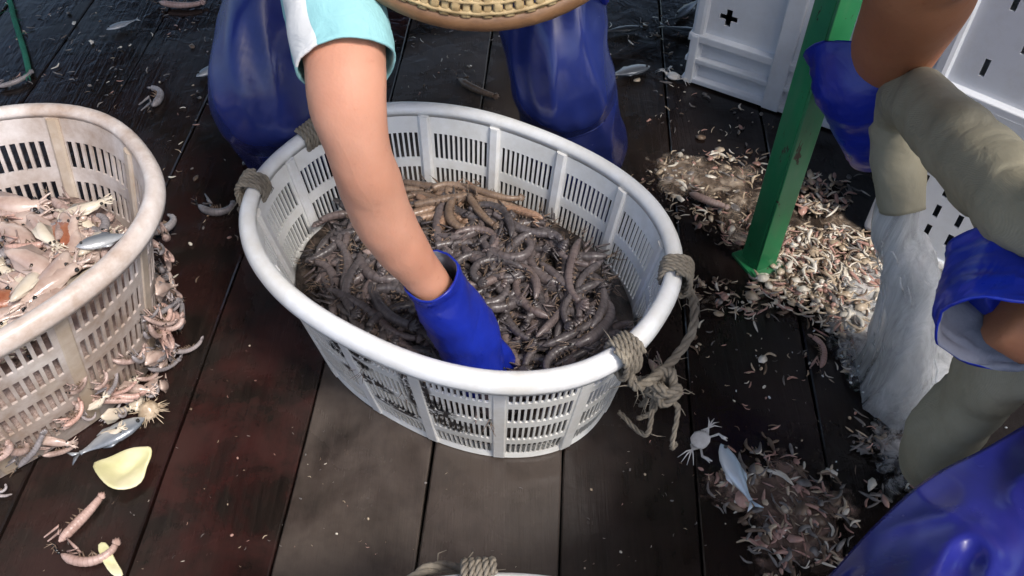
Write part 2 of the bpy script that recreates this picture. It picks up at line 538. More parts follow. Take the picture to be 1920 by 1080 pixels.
PW = .2115
for k in range(-17, 18):
    x0 = .033 + PW * k
    # boards butt together at staggered places
    rr = random.Random(100 + k)
    cuts = [-2.1, .35 + rr.uniform(-1.6, -.9), 2.35 + rr.uniform(0, .9), 5.3]
    for j in range(3):
        y0, y1 = cuts[j] + .002, cuts[j + 1] - .002
        mb = plank_mesh(k * 3 + j, PW - .0038, y1 - y0)
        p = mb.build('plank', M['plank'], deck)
        for poly in p.data.polygons: poly.use_smooth = False
        p.location = (x0 + PW / 2, (y0 + y1) / 2, rr.uniform(-.0012, .0012))
        red = {-4: .55, -3: .75, -5: .3, -1: .3, -2: .3}.get(k, rr.uniform(0, .35))
        silt = {-2: .74, -1: .62, 0: .22, 1: .12, -3: .18, -4: .08}.get(k, .06)  # film strength per board; the palest boards also carry painted sky sheen
        dark = {-3: .75, -4: .6, -5: .5, 0: .55, 1: .45, 2: .45}.get(k, .5) if j == 1 else .55
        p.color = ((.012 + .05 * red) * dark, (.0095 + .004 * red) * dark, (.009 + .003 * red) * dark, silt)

# unseen canopy, added to shade the far boards and darken their reflections
CAN_Y0 = .38
awn = empty('added_awning', (0, 3.0, 2.35))
tag(awn, 'dark tarpaulin awning added out of view above the workers to shade the deck', 'awning')
mb = MB(); nx, ny = 24, 30
vs_ = []; fs = []
for j in range(ny + 1):
    for i in range(nx + 1):
        x = -3.4 + 5.7 * i / nx; y = CAN_Y0 - 3 + (6.4 - CAN_Y0) * j / ny
        vs_.append((x, y, .05 * math.sin(i * .9) * math.sin(j * .7) + noise.noise(Vector((x, y, 0))) * .04))
for j in range(ny):
    for i in range(nx): fs.append((j * (nx + 1) + i, j * (nx + 1) + i + 1, (j + 1) * (nx + 1) + i + 1, (j + 1) * (nx + 1) + i))
mb.add(vs_, fs); o = mb.build('tarpaulin', M['tarp'], awn); mod(o, 'SOLIDIFY', thickness=.004)
for px_, py_ in ((-3.3, 3.2), (2.2, 3.2), (-3.3, -2.4)):
    mb = MB(); mb.loft([Vector((px_, py_, -2.35)), Vector((px_, py_, .02))], .03, 12); mb.build('added_awning_pole', M['green'], awn)

# ------------------------------------------------------------------ baskets
def sup(a, b, n, th):
    c, s_ = math.cos(th), math.sin(th)
    return math.copysign(abs(c) ** (2 / n), c) * a, math.copysign(abs(s_) ** (2 / n), s_) * b

def perimeter(a, b, n, fr):
    """thetas at even arc-length fractions fr (0..1)"""
    N = 1440
    pts = [sup(a, b, n, 2 * PI * i / N) for i in range(N + 1)]
    acc = [0]
    for i in range(N): acc.append(acc[-1] + math.hypot(pts[i + 1][0] - pts[i][0], pts[i + 1][1] - pts[i][1]))
    out = []; i = 0
    for f in fr:
        t = f * acc[-1]
        while i < N - 1 and acc[i + 1] < t: i += 1
        out.append(2 * PI * (i + (t - acc[i]) / max(1e-9, acc[i + 1] - acc[i])) / N)
    return out, acc[-1]

class Basket:
    def __init__(s, name, loc, rz, a0, b0, n, h, taper, panels, slots, rows, mats, label, group, rib_w=.02):
        s.a0, s.b0, s.n, s.h, s.taper = a0, b0, n, h, taper
        s.root = empty(name, loc, rz)
        tag(s.root, label, 'basket', group)
        mw, mr, mrib = mats
        lip = .023
        s.at_ = at_ = a0 - lip; s.bt = bt = b0 - lip
        def W(th, z, off=0):
            ins = (1 - z / h) * taper
            x, y = sup(at_ - ins + off, bt - ins + off, n, th)
            return Vector((x, y, z))
        s.W = W
        # wall with real slots
        fr = []; typ = []
        P = 1.0 / panels
        rf = rib_w / (2 * PI * math.sqrt((at_ ** 2 + bt ** 2) / 2))
        for p in range(panels):
            f0 = p * P
            fr.append(f0); typ.append(0)
            g = (P - rf) / (2 * slots + 1)
            for q in range(2 * slots + 1):
                fr.append(f0 + rf + g * (q + (.24 if q % 2 == 0 and q else 0))); typ.append(1 if q % 2 else 0)
            # bars a little narrower than the slots

        ths, per = perimeter(at_ - taper * .4, bt - taper * .4, n, fr)
        nc = len(fr)
        zs = [0.004, .016]; zt = [0, 0]
        for (lo, hi) in rows:
            zs += [lo, hi]; zt += [1, 0]
        zs.append(h - .012); 
        zt = []
        for k in range(len(zs) - 1):
            zt.append(any(abs(zs[k] - lo) < 1e-6 for lo, hi in rows))
        mb = MB()
        vs_ = [W(th, z) for z in zs for th in ths]
        fs = []
        for r in range(len(zs) - 1):
            for c in range(nc):
                if zt[r] and typ[c]: continue
                a = r * nc + c; b = r * nc + (c + 1) % nc
                fs.append((a, b, b + nc, a + nc))
        mb.add(vs_, fs)
        o = mb.build('wall', mw, s.root, smooth=False)
        mod(o, 'SOLIDIFY', thickness=.0038, offset=1)
        # ribs
        rths, _ = perimeter(at_, bt, n, [(p * P + rf / 2) for p in range(panels)])
        for th in rths:
            mb = MB()
            d = W(th + .01, .1) - W(th - .01, .1); d.normalize()
            nn = Vector((d.y, -d.x, 0))
            vs_ = []
            for z in (.006, h * .5, h - .014):
                c = W(th, z)
                for sx, so in ((-.5, -.0032), (-.32, -.0062), (.32, -.0062), (.5, -.0032), (.5, .0048), (.42, .0058), (-.42, .0058), (-.5, .0048)):
                    vs_.append(c + d * (rib_w * sx * .9) + nn * so)
            fs = [(r * 8 + k, r * 8 + (k + 1) % 8, (r + 1) * 8 + (k + 1) % 8, (r + 1) * 8 + k) for r in range(2) for k in range(8)]
            fs += [tuple(range(8))[::-1], tuple(range(16, 24))]
            mb.add(vs_, fs)
            mb.build('rib', mrib, s.root, smooth=False)
        # rim: rolled lip
        prof = [(-.003, h - .016), (-.0035, h - .004), (.001, h + .001), (.007, h + .003), (.014, h + .002), (.019, h - .003), (.0222, h - .010), (.023, h - .018), (.021, h - .027), (.017, h - .028), (.0155, h - .016), (.006, h - .009)]
        N = 128
        rt, _ = perimeter(at_, bt, n, [i / N for i in range(N)])
        mb = MB(); vs_ = []
        for i, th in enumerate(rt):
            wob = noise.noise(Vector((math.cos(th) * 2, math.sin(th) * 2, a0 * 31))) * .0025
            for (o_, z) in prof:
                x, y = sup(at_ + o_, bt + o_, n, th)
                vs_.append((x, y, z + wob * .6))
        k = len(prof)
        fs = [(i * k + j, ((i + 1) % N) * k + j, ((i + 1) % N) * k + (j + 1) % k, i * k + (j + 1) % k) for i in range(N) for j in range(k)]
        mb.add(vs_, fs)
        mb.build('rim', mr, s.root)
        # bottom plate with foot ring
        mb = MB()
        ins = taper + .001
        ring = [sup(at_ - ins, bt - ins, n, 2 * PI * i / 72) for i in range(72)]
        vs_ = [(x, y, .003) for x, y in ring] + [(x, y, .010) for x, y in ring]
        fs = [tuple(range(72))[::-1], tuple(range(72, 144))] + [(i, (i + 1) % 72, 72 + (i + 1) % 72, 72 + i) for i in range(72)]
        mb.add(vs_, fs)
        mb.build('bottom', mw, s.root, smooth=False)
    def theta(s, p):
        """rim angle nearest a world point"""
        q = Matrix.Rotation(-s.root.rotation_euler.z, 3, 'Z') @ (Vector(p) - s.root.location)
        best = min(((Vector((*sup(s.a0 - .0115, s.b0 - .0115, s.n, i / 720 * 2 * PI), 0)) - Vector((q.x, q.y, 0))).length, i) for i in range(720))
        return best[1] / 720 * 2 * PI
    def rim(s, th):
        x, y = sup(s.a0 - .0115, s.b0 - .0115, s.n, th)
        return Vector((x, y, s.h - .014))
    def inset(s, z, margin=.0):
        return s.at_ - (1 - z / s.h) * s.taper - margin, s.bt - (1 - z / s.h) * s.taper - margin

def strand_rope(mb, path, r, turns_per_m=28, strands=3, n=6, seed=0, fuzz=0):
    """twisted rope: helical strands about a path"""
    L = sum((path[i + 1] - path[i]).length for i in range(len(path) - 1))
    m = max(8, int(L * turns_per_m * 9))
    P = spline(path, m)
    up = None; fr = []
    for i in range(m):
        t = (P[min(i + 1, m - 1)] - P[max(i - 1, 0)]).normalized()
        u = up if up else t.orthogonal()
        u = (u - t * u.dot(t)).normalized(); up = u
        fr.append((u, t.cross(u)))
    for s_ in range(strands):
        pts = []
        for i in range(m):
            a = 2 * PI * (L * turns_per_m * i / m + s_ / strands)
            wob = 1 + .12 * noise.noise(Vector((i * .2, s_ * 5, seed)))
            pts.append(P[i] + (fr[i][0] * math.cos(a) + fr[i][1] * math.sin(a)) * r * .55 * wob)
        mb.loft(pts, r * .56, n)
    rr = random.Random(seed)
    for q in range(int(fuzz)):
        i = rr.randrange(m)
        d = Vector((rr.uniform(-1, 1), rr.uniform(-1, 1), rr.uniform(-.9, .5))).normalized()
        a = P[i]; l = rr.uniform(.012, .04)
        b = a + d * l + Vector((0, 0, -l * .3)); c = a + d * l * .5 + Vector((rr.uniform(-1, 1), rr.uniform(-1, 1), 0)) * .006
        mb.loft([a, c, b], [.0009, .0008, .0004], 4)

def rim_wrap(bk, th, turns, r, seed, parent):
    """rope lashed round the rim"""
    mb = MB()
    pts = []
    c0 = bk.rim(th)
    d = (bk.rim(th + .02) - bk.rim(th - .02)).normalized()
    nn = Vector((d.y, -d.x, 0))
    prof = [(.0, .0215), (.012, .020), (.0195, .010), (.021, -.004), (.018, -.022), (.008, -.026), (-.008, -.014), (-.0165, -.008), (-.019, .004), (-.014, .018)]
    k = len(prof); m = int(turns * k)
    for i in range(m + 1):
        a, b = prof[i % k]
        j = noise.noise(Vector((i * .37, seed, 0))) * .0018
        pts.append(c0 + d * ((i / m - .5) * turns * r * 1.75 + j) + nn * (a * 1.08) + Vector((0, 0, b * 1.08 + .001)))
    strand_rope(mb, pts, r, 34, 3, 5, seed, 6)
    return mb.build('rope_lashing', M['rope'], parent)

ROWS = [(.014, .062), (.079, .127), (.145, .194), (.212, .262)]
CB = Basket('shrimp_basket', (-.085, .960, .0), math.radians(-31), .350, .265, 2.28, .31, .052, 14, 11, ROWS,
            (M['basket'], M['basket_plain'], M['basket_plain']),
            'white oval basket in the middle with black paint marks, heaped with dark shrimp', 'oval slotted fish baskets', .021)
LROWS = [(.035, .083), (.110, .158), (.185, .233), (.258, .306)]
LB = Basket('catch_basket', (-.906, .835, .0), math.radians(37.7), .416, .274, 2.46, .36, .085, 12, 9, LROWS,
            (M['wall_dirty'], M['basket_dirty'], M['rib_dirty']),
            'dirty stained white oval basket holding pale pinkish mixed catch, cut by the picture edge', 'oval slotted fish baskets', .024)
NB = Basket('near_basket', (-.085, .139, .0), math.radians(12), .350, .265, 2.28, .31, .052, 14, 11, ROWS,
            (M['basket_plain'], M['basket_plain'], M['basket_plain']),
            'white basket of which only the top of a roped rim peeps in below', 'oval slotted fish baskets', .021)

def handle(bk, p1, p2, sag_out, sag_down, seed, r=.0065, fuzz=30, tail=True):
    """rope handle: two lashings and a slack loop outside the basket"""
    root = bk.root
    t1, t2 = bk.theta(p1), bk.theta(p2)
    rim_wrap(bk, t1, 4.6, .0045, seed, root)
    rim_wrap(bk, t2, 4.2, .0045, seed + 1, root)
    a, b = bk.rim(t1), bk.rim(t2)
    def outn(t):
        d = (bk.rim(t + .02) - bk.rim(t - .02)).normalized(); return Vector((d.y, -d.x, 0))
    n1, n2 = outn(t1), outn(t2)
    mid = (a + b) / 2 + (n1 + n2).normalized() * sag_out + Vector((0, 0, -sag_down))
    path = [a + n1 * .016 + Vector((0, 0, -.02)), a + n1 * .034 + Vector((0, 0, -.05)), a * .45 + mid * .55 + n1 * .03 + Vector((0, 0, -.012)), mid,
            b * .5 + mid * .5 + n2 * .02 + Vector((0, 0, -.02)), b + n2 * .032 + Vector((0, 0, -.04)), b + n2 * .016 + Vector((0, 0, -.02))]
    mb = MB()
    strand_rope(mb, path, r * 1.05, 19, 3, 7, seed + 2, fuzz)
    o = mb.build('rope_handle', M['rope'], root)
    if tail:
        # knotted, frayed end
        mb = MB()
        rr = random.Random(seed)
        k0 = mid * .55 + b * .45 + n2 * .026 + Vector((0, 0, -.03))
        pts = []
        for i in range(16):
            an = i * 1.25
            pts.append(k0 + Vector((math.cos(an) * .019, math.sin(an) * .017, math.sin(an * 1.7) * .016)) + n2 * (i * .0008))
        strand_rope(mb, pts, r, 30, 3, 5, seed + 5, 26)
        for q in range(4):
            e = k0 + n2 * rr.uniform(-.01, .03) + Vector((rr.uniform(-.04, .03), rr.uniform(-.03, .02), -.03))
            strand_rope(mb, [k0, k0 * .5 + e * .5 + Vector((rr.uniform(-.02, .02), 0, -.01)), e, e + Vector((rr.uniform(-.03, .03), rr.uniform(-.03, .01), -.05)), e + Vector((rr.uniform(-.05, .03), rr.uniform(-.03, .01), -.075))], r * .62, 40, 3, 4, seed + 9 + q, 6)
        mb.build('rope_knot', M['rope'], root)

handle(CB, at(1255, 500, .31), at(1165, 650, .31), .045, .085, 3)
handle(CB, at(480, 345, .31), at(585, 252, .31), .03, .09, 21, tail=False, fuzz=6)
handle(NB, at(897, 1076, .31), at(560, 1140, .31), .03, .05, 33, tail=False)

# ------------------------------------------------------------------ sea animals
def shrimp_mesh(seed, length, curl, wide=.0105, mats=None, legs=True, claws=True):
    """mantis shrimp on its side: carapace, ringed abdomen, tail fan, legs, antennae; curl in radians"""
    rr = random.Random(seed)
    mb = MB()
    N = 13
    per = 3
    m = N * per + 1
    pts = []; rad = []; ts = []
    ang = -curl / 2; x = y = 0
    wig = rr.uniform(-.5, .5)
    for i in range(m):
        t = i / (m - 1)
        pts.append(Vector((x, y, 0)))
        ds = length / (m - 1)
        x += math.cos(ang) * ds; y += math.sin(ang) * ds
        bend = curl * (0.35 + 1.3 * t * t * 1.0) / (0.35 + 1.3 / 3)
        ang += bend / (m - 1) + math.sin(t * 7 + seed) * wig * .03
        seg = i % per
        prof = math.sin(min(1, (t + .06) * 3.4) * PI / 2) * (1 - .30 * max(0, t - .55) / .45)
        if t < .04: prof *= .75
        step = (1.045, 1.015, .955)[seg] if t > .26 else (1.0 + .02 * math.sin(t * 40))
        w = wide * prof * step
        rad.append((w * .86, w))
        ts.append(t)
    cx = sum(p.x for p in pts) / m; cy = sum(p.y for p in pts) / m
    pts = [Vector((p.x - cx, p.y - cy, 0)) for p in pts]
    mb.loft(pts, rad, 9, True, (0, 0, 1), 0, ts)
    def frame(i):
        t = (pts[min(i + 1, m - 1)] - pts[max(i - 1, 0)]).normalized()
        return t, Vector((-t.y, t.x, 0))       # belly side = towards the curl centre (left)
    # tail fan
    t, s_ = frame(m - 1); e = pts[-1]
    for k in range(-2, 3):
        a = k * .42
        d = (t * math.cos(a) + s_ * math.sin(a) * .6 + Vector((0, 0, math.sin(a) * .55))).normalized()
        sd = d.cross(Vector((0, 0, 1))).normalized()
        l = length * (.15 - .018 * abs(k)); w = l * .26
        up = sd.cross(d) * .0012
        p = [e - d * .003 - sd * w * .4, e + d * l * .6 - sd * w, e + d * l, e + d * l * .6 + sd * w, e - d * .003 + sd * w * .4]
        vs_ = [q + up for q in p] + [q - up for q in p]
        mb.add(vs_, [(0, 1, 2, 3, 4), (9, 8, 7, 6, 5)] + [(q, 5 + q, 5 + (q + 1) % 5, (q + 1) % 5) for q in range(5)], 0, [.97] * 10)
    # eyes, antennae, front limbs
    t, s_ = frame(0); hd = pts[0]
    for q in (-1, 1):
        c = hd - t * .005 + Vector((0, 0, q * wide * .5))
        mb.loft([c, c - t * .003, c - t * .006], [.0012, .0026, .0006], 6, True, None, 2)
        for w_ in range(2):
            d = (-t + s_ * rr.uniform(-.5, .6) + Vector((0, 0, rr.uniform(-.2, .5)))).normalized()
            l = length * rr.uniform(.12, .26)
            d2 = (d + s_ * rr.uniform(-.6, .6)).normalized()
            mb.loft([c, c + d * l * .5, c + d * l * .5 + d2 * l * .5], [.0008, .0006, .0003], 4, False, None, 1)
        if claws:
            b = pts[3] + s_ * wide * .8 + Vector((0, 0, q * wide * .45))
            e1 = b + (t * .6 + s_ * .5) * .018 + Vector((0, 0, q * .003)); e2 = e1 - t * .026 + s_ * .004
            mb.loft([b, e1, e2], [.0020, .0030, .0012], 5, True, None, 0)
    if legs:
        for i in range(14, m - 12, 3):
            t, s_ = frame(i)
            for q in (-1, 1):
                b = pts[i] + s_ * wide * .7 + Vector((0, 0, q * wide * .4))
                l = rr.uniform(.004, .008)
                e1 = b + s_ * l + t * rr.uniform(-.006, .006) + Vector((0, 0, q * .004))
                mb.loft([b, e1], [.0017, .0006], 4, True, None, 1)
    me = mb.build('mantis_shrimp', mats, None, True, 't')
    return me

def proto_meshes(n, seed0, lmin, lmax, wide, mats, curls=(.2, 2.6), **kw):
    out = []
    for i in range(n):
        rr = random.Random(seed0 + i)
        o = shrimp_mesh(seed0 + i, rr.uniform(lmin, lmax), curls[0] + (curls[1] - curls[0]) * i / max(1, n - 1), wide * rr.uniform(.88, 1.12), mats, **kw)
        out.append(o.data)
        bpy.data.objects.remove(o)
    return out

SM = proto_meshes(14, 50, .12, .15, .0100, [M['shrimp'], M['legs'], M['eye']], (.7, 4.0))
SMT = proto_meshes(5, 150, .11, .14, .0108, [M['shrimp_tan'], M['legs'], M['eye']], (.1, 2.0))
SMP = proto_meshes(7, 250, .07, .11, .0085, [M['shrimp_pale'], M['legs'], M['eye']], (.2, 3.0))
SMG = proto_meshes(6, 350, .06, .10, .0075, [M['shrimp_grey'], M['legs'], M['eye']], (.3, 3.0))

def put(name, me, loc, rot, label, cat, group=None, scale=1.0):
    o = bpy.data.objects.new(name, me)
    C.objects.link(o)
    o.location = loc; o.rotation_euler = rot
    o.scale = (scale,) * 3
    return tag(o, label, cat, group)

def fish_mesh(mats, L=.11, hgt=.32, thick=.14, bend=0.0):
    mb = MB()
    prof = [(0, .04), (.04, .28), (.12, .62), (.25, .92), (.4, 1.0), (.55, .88), (.7, .58), (.82, .3), (.9, .2), (.94, .26)]
    pts = [Vector((L * (t - .5), L * bend * (t - .4) ** 2, 0)) for t, _ in prof]
    mb.loft(pts, [(L * hgt / 2 * r, L * thick / 2 * r) for _, r in prof], 12, True, (0, 0, 1))
    # tail and fins (thin solids)
    e = pts[-1]
    for s_ in (-1, 1):
        p = [e + Vector((-.01 * L, 0, 0)), e + Vector((.15 * L, s_ * .125 * L, 0)), e + Vector((.10 * L, s_ * .02 * L, 0))]
        vs_ = [q + Vector((0, 0, .0009)) for q in p] + [q - Vector((0, 0, .0009)) for q in p]
        mb.add(vs_, [(0, 1, 2), (5, 4, 3), (0, 3, 4, 1), (1, 4, 5, 2), (2, 5, 3, 0)])
        b0 = L * hgt / 2 * .9
        p = [Vector((-.1 * L, s_ * b0, 0)), Vector((.05 * L, s_ * (b0 + .035 * L), 0)), Vector((.16 * L, s_ * b0 * .86, 0))]
        vs_ = [q + Vector((0, 0, .0009)) for q in p] + [q - Vector((0, 0, .0009)) for q in p]
        mb.add(vs_, [(0, 1, 2), (5, 4, 3), (0, 3, 4, 1), (1, 4, 5, 2), (2, 5, 3, 0)])
    for s_ in (-1, 1):
        c = Vector((-.40 * L, .03 * L, s_ * L * thick * .30))
        mb.loft([c, c + Vector((0, 0, s_ * .0035)), c + Vector((0, 0, s_ * .0048))], [.0030, .0028, .0008], 8, True, (1, 0, 0), 1)
    o = mb.build('fish', mats); me = o.data; bpy.data.objects.remove(o); return me

def squid_mesh(mats, L=.09, seed=0):
    rr = random.Random(seed)
    mb = MB()
    prof = [(0, .15), (.08, .5), (.25, .85), (.5, 1), (.72, .9), (.8, .62), (.88, .66), (.97, .5), (1, .2)]
    pts = [Vector((L * (t - .5), L * .12 * math.sin(t * 3 + seed), 0)) for t, _ in prof]
    w = rr.uniform(.15, .21)
    mb.loft(pts, [(L * w * r, L * w * .72 * r) for _, r in prof], 12, True, (0, 0, 1))
    for k in range(8):
        a = 2 * PI * k / 8
        b = pts[-2] + Vector((0, math.cos(a) * L * .07, math.sin(a) * L * .05))
        e = b + Vector((L * rr.uniform(.12, .26), math.cos(a) * L * .14 + rr.uniform(-.01, .01), math.sin(a) * L * .05))
        mb.loft(spline([b, (b + e) / 2 + Vector((0, rr.uniform(-.006, .006), 0)), e], 6), [.0028, .0025, .0021, .0016, .0011, .0006], 5)
    for s_ in (-1, 1):
        p = [pts[1] + Vector((0, s_ * L * w * .4, 0)), pts[2] + Vector((0, s_ * L * (w + .07), 0)), pts[3] + Vector((0, s_ * L * (w + .05), 0)), pts[4] + Vector((0, s_ * L * w * .8, 0))]
        vs_ = [q + Vector((0, 0, .001)) for q in p] + [q - Vector((0, 0, .001)) for q in p]
        mb.add(vs_, [(0, 1, 2, 3), (7, 6, 5, 4), (0, 4, 5, 1), (1, 5, 6, 2), (2, 6, 7, 3)])
    for s_ in (-1, 1):
        c = pts[6] + Vector((0, s_ * L * w * .58, .004))
        mb.loft([c, c + Vector((0, s_ * .003, .001))], [.0035, .0015], 7, True, None, 1)
    o = mb.build('squid', mats); me = o.data; bpy.data.objects.remove(o); return me

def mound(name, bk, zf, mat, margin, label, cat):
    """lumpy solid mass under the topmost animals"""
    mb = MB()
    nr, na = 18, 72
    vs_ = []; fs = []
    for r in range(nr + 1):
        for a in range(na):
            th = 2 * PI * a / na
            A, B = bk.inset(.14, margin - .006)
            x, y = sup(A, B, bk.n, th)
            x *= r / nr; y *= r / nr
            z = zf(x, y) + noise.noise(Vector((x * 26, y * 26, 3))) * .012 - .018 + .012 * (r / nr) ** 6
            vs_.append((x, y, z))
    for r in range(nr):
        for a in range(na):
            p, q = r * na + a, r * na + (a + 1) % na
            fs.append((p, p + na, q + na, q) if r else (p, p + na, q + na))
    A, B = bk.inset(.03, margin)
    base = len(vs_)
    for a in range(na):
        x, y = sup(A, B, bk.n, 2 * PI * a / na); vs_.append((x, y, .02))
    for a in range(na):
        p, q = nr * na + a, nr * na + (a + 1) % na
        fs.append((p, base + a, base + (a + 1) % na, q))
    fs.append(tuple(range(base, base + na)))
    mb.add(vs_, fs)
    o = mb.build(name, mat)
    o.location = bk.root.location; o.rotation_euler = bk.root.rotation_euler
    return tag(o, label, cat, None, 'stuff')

def cz(x, y):
    # heap surface in the middle basket (local): higher towards the far wall
    q = Matrix.Rotation(CB.root.rotation_euler.z, 3, 'Z') @ Vector((x, y, 0))
    return .150 + .042 * math.exp(-((q.x - .03) ** 2 + (q.y - .10) ** 2) / .022) + .02 * math.exp(-((q.x - .14) ** 2 + (q.y + .04) ** 2) / .02) - .045 * math.exp(-((q.x - .04) ** 2 + (q.y + .16) ** 2) / .008) + noise.noise(Vector((x * 11, y * 11, 0))) * .012

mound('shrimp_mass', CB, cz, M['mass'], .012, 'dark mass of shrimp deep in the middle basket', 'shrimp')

def fill(bk, zf, count, mind, margin, pick, rr, tilt=.35):
    pts = []
    tries = 0
    A, B = bk.inset(.15, margin)
    while len(pts) < count and tries < 30000:
        tries += 1
        th = rr.uniform(0, 2 * PI); r = math.sqrt(rr.random())
        x, y = sup(A, B, bk.n, th); x *= r; y *= r
        layer = len(pts) / count
        md = mind
        if any((x - p[0]) ** 2 + (y - p[1]) ** 2 < md * md and abs(layer - p[2]) < .5 for p in pts): continue
        pts.append((x, y, layer))
    rz = bk.root.rotation_euler.z
    Rm = Matrix.Rotation(rz, 3, 'Z')
    for (x, y, layer) in pts:
        w = Rm @ Vector((x, y, 0)) + bk.root.location
        # keep ends inside the wall: line up with the wall near the edge
        edge = (abs(x / A) ** bk.n + abs(y / B) ** bk.n) ** (1 / bk.n)
        yaw = rr.uniform(0, 2 * PI)
        if edge > .72: yaw = math.atan2(y / (B * B) , x / (A * A)) + PI / 2 + rr.uniform(-.35, .35) + (PI if rr.random() < .5 else 0) + rz
        z = zf(x, y) + (layer - .55) * .020
        pick(Vector((w.x, w.y, z)), yaw, rr, edge, (rr.uniform(-tilt, tilt), rr.uniform(-tilt, tilt)))

def shape_word(me, lst):
    i = lst.index(me) / max(1, len(lst) - 1)
    return 'nearly straight' if i < .3 else 'gently bent' if i < .62 else 'tightly curled'

def pick_c(p, yaw, rr, edge, tl):
    q = p - CB.root.location
    back = q.y > .105 and q.x > -.09 and edge > .45
    roll = rr.choice((0, 0, PI)) + tl[0]
    if back and rr.random() < .8:
        me = rr.choice(SMT)
        sw = shape_word(me, SMT)
        put('mantis_shrimp', me, p + Vector((0, 0, .006)), (roll, tl[1], yaw), sw + ' tan shrimp with legs, by the far wall of the middle basket', 'shrimp', sw + ' tan shrimp at the far wall', rr.uniform(.62, .88))
    else:
        me = rr.choice(SM[:7]) if edge > .72 else rr.choice(SM)
        sw = shape_word(me, SM)
        if q.x < -.14: zone = 'left of the bare forearm'
        elif (Vector((q.x, q.y)) - Vector((.0, -.13))).length < .10: zone = 'close to the blue glove'
        elif q.x > .13: zone = 'near the roped right end'
        elif q.y > .10: zone = 'below the far wall'
        elif q.y < -.12: zone = 'behind the near rim'
        else: zone = 'in the centre'
        if edge > .8: zone += ' touching the wall'
        put('mantis_shrimp', me, p, (roll, tl[1], yaw), sw + ' dark shrimp ' + zone + ' of middle basket', 'shrimp', sw + ' dark shrimp ' + zone, rr.uniform(.78, 1.04))
fill(CB, cz, 150, .024, .052, pick_c, random.Random(11))
def top_c(p, yaw, rr, edge, tl): pick_c(p + Vector((0, 0, .021)), yaw, rr, edge, (tl[0] * .3, tl[1] * .3))
fill(CB, lambda x, y: cz(x, y) - .0, 150, .027, .056, top_c, random.Random(23))
put('mantis_shrimp', SMP[1], CB.root.location + Vector((-.115, .045, .185)), (.2, .1, .1), 'reddish shrimp lying among the dark ones beside the bare forearm', 'shrimp', None, 1.1)

def lz(x, y):
    return .222 + .02 * noise.noise(Vector((x * 7, y * 7, 9))) + .012 * math.exp(-(x * x + y * y) / .03)
mound('catch_mass', LB, lz, M['mass_pale'], .012, 'pale mass of mixed catch deep in the dirty basket', 'catch')
SQ = [squid_mesh([M['squid'], M['eye']], .085, 1), squid_mesh([M['squid'], M['eye']], .07, 2), squid_mesh([M['squid_white'], M['eye']], .075, 3)]
FI = fish_mesh([M['fish'], M['eye']]); FD = fish_mesh([M['fish_dark'], M['eye']], .13, .24); FB = fish_mesh([M['fish_blue'], M['eye']], .11, .27, .2, .1)
def pick_l(p, yaw, rr, edge, tl):
    k = rr.random()
    rot = (tl[0], tl[1], yaw)
    q = Matrix.Rotation(-LB.root.rotation_euler.z, 3, 'Z') @ (p - LB.root.location)
    zone = ('under the far wall' if q.y > .08 else 'along the near rim' if q.y < -.08 else 'in the middle') + (' at the right end' if q.x > .14 else '')
    def go(name, me, dz, word, cat, a, b):
        put(name, me, p + Vector((0, 0, dz)), rot, word + ' ' + zone + ' of dirty basket', cat, word + ' ' + zone, rr.uniform(a, b))
    if k < .46: go('small_squid', SQ[rr.randrange(2)], .008, 'pinkish-brown squid', 'squid', .8, 1.3)
    elif k < .62: go('small_squid', SQ[2], .012, 'cream squid', 'squid', .7, 1.15)
    elif k < .88:
        me = rr.choice(SMP); go('pale_shrimp', me, 0, shape_word(me, SMP) + ' pale pink shrimp', 'shrimp', .8, 1.15)
    else:
        me = rr.choice(SMG); go('grey_shrimp', me, 0, shape_word(me, SMG) + ' small grey shrimp', 'shrimp', .9, 1.2)
fill(LB, lambda x, y: lz(x, y) + .008, 300, .019, .045, pick_l, random.Random(5))

# orange and shiny things lying on top of the catch
mb = MB()
pr = [(0, .15), (.12, .6), (.35, .98), (.6, 1), (.85, .62), (1, .15)]
mb.loft([Vector(((t - .5) * .085, .006 * math.sin(t * 3), 0)) for t, _ in pr], [(.024 * r, .016 * r) for _, r in pr], 14, True, (0, 0, 1))
wrinkle(mb, .007, 45); wrinkle(mb, .003, 120)
o = mb.build('orange_roe', M['orange']); me = o.data; bpy.data.objects.remove(o)
put('orange_roe', me, at(122, 440, .250), (.1, .1, 1.7), 'orange egg-shaped lump on the catch in the dirty basket', 'roe', None, .85)
put('orange_roe', me, at(20, 565, .245), (.2, .3, .4), 'pinkish-orange lump near the rim at the picture edge', 'roe', None, .8)
put('small_fish', FI, at(195, 450, .262), (.3, .2, .6), 'shiny silver fish half buried beside the inner rim of the dirty basket', 'fish', None, .75)
put('small_squid', SQ[2], at(160, 385, .255), (.1, 0, .5), 'cream squid lying highest against the far wall of the dirty basket', 'squid', None, .85)

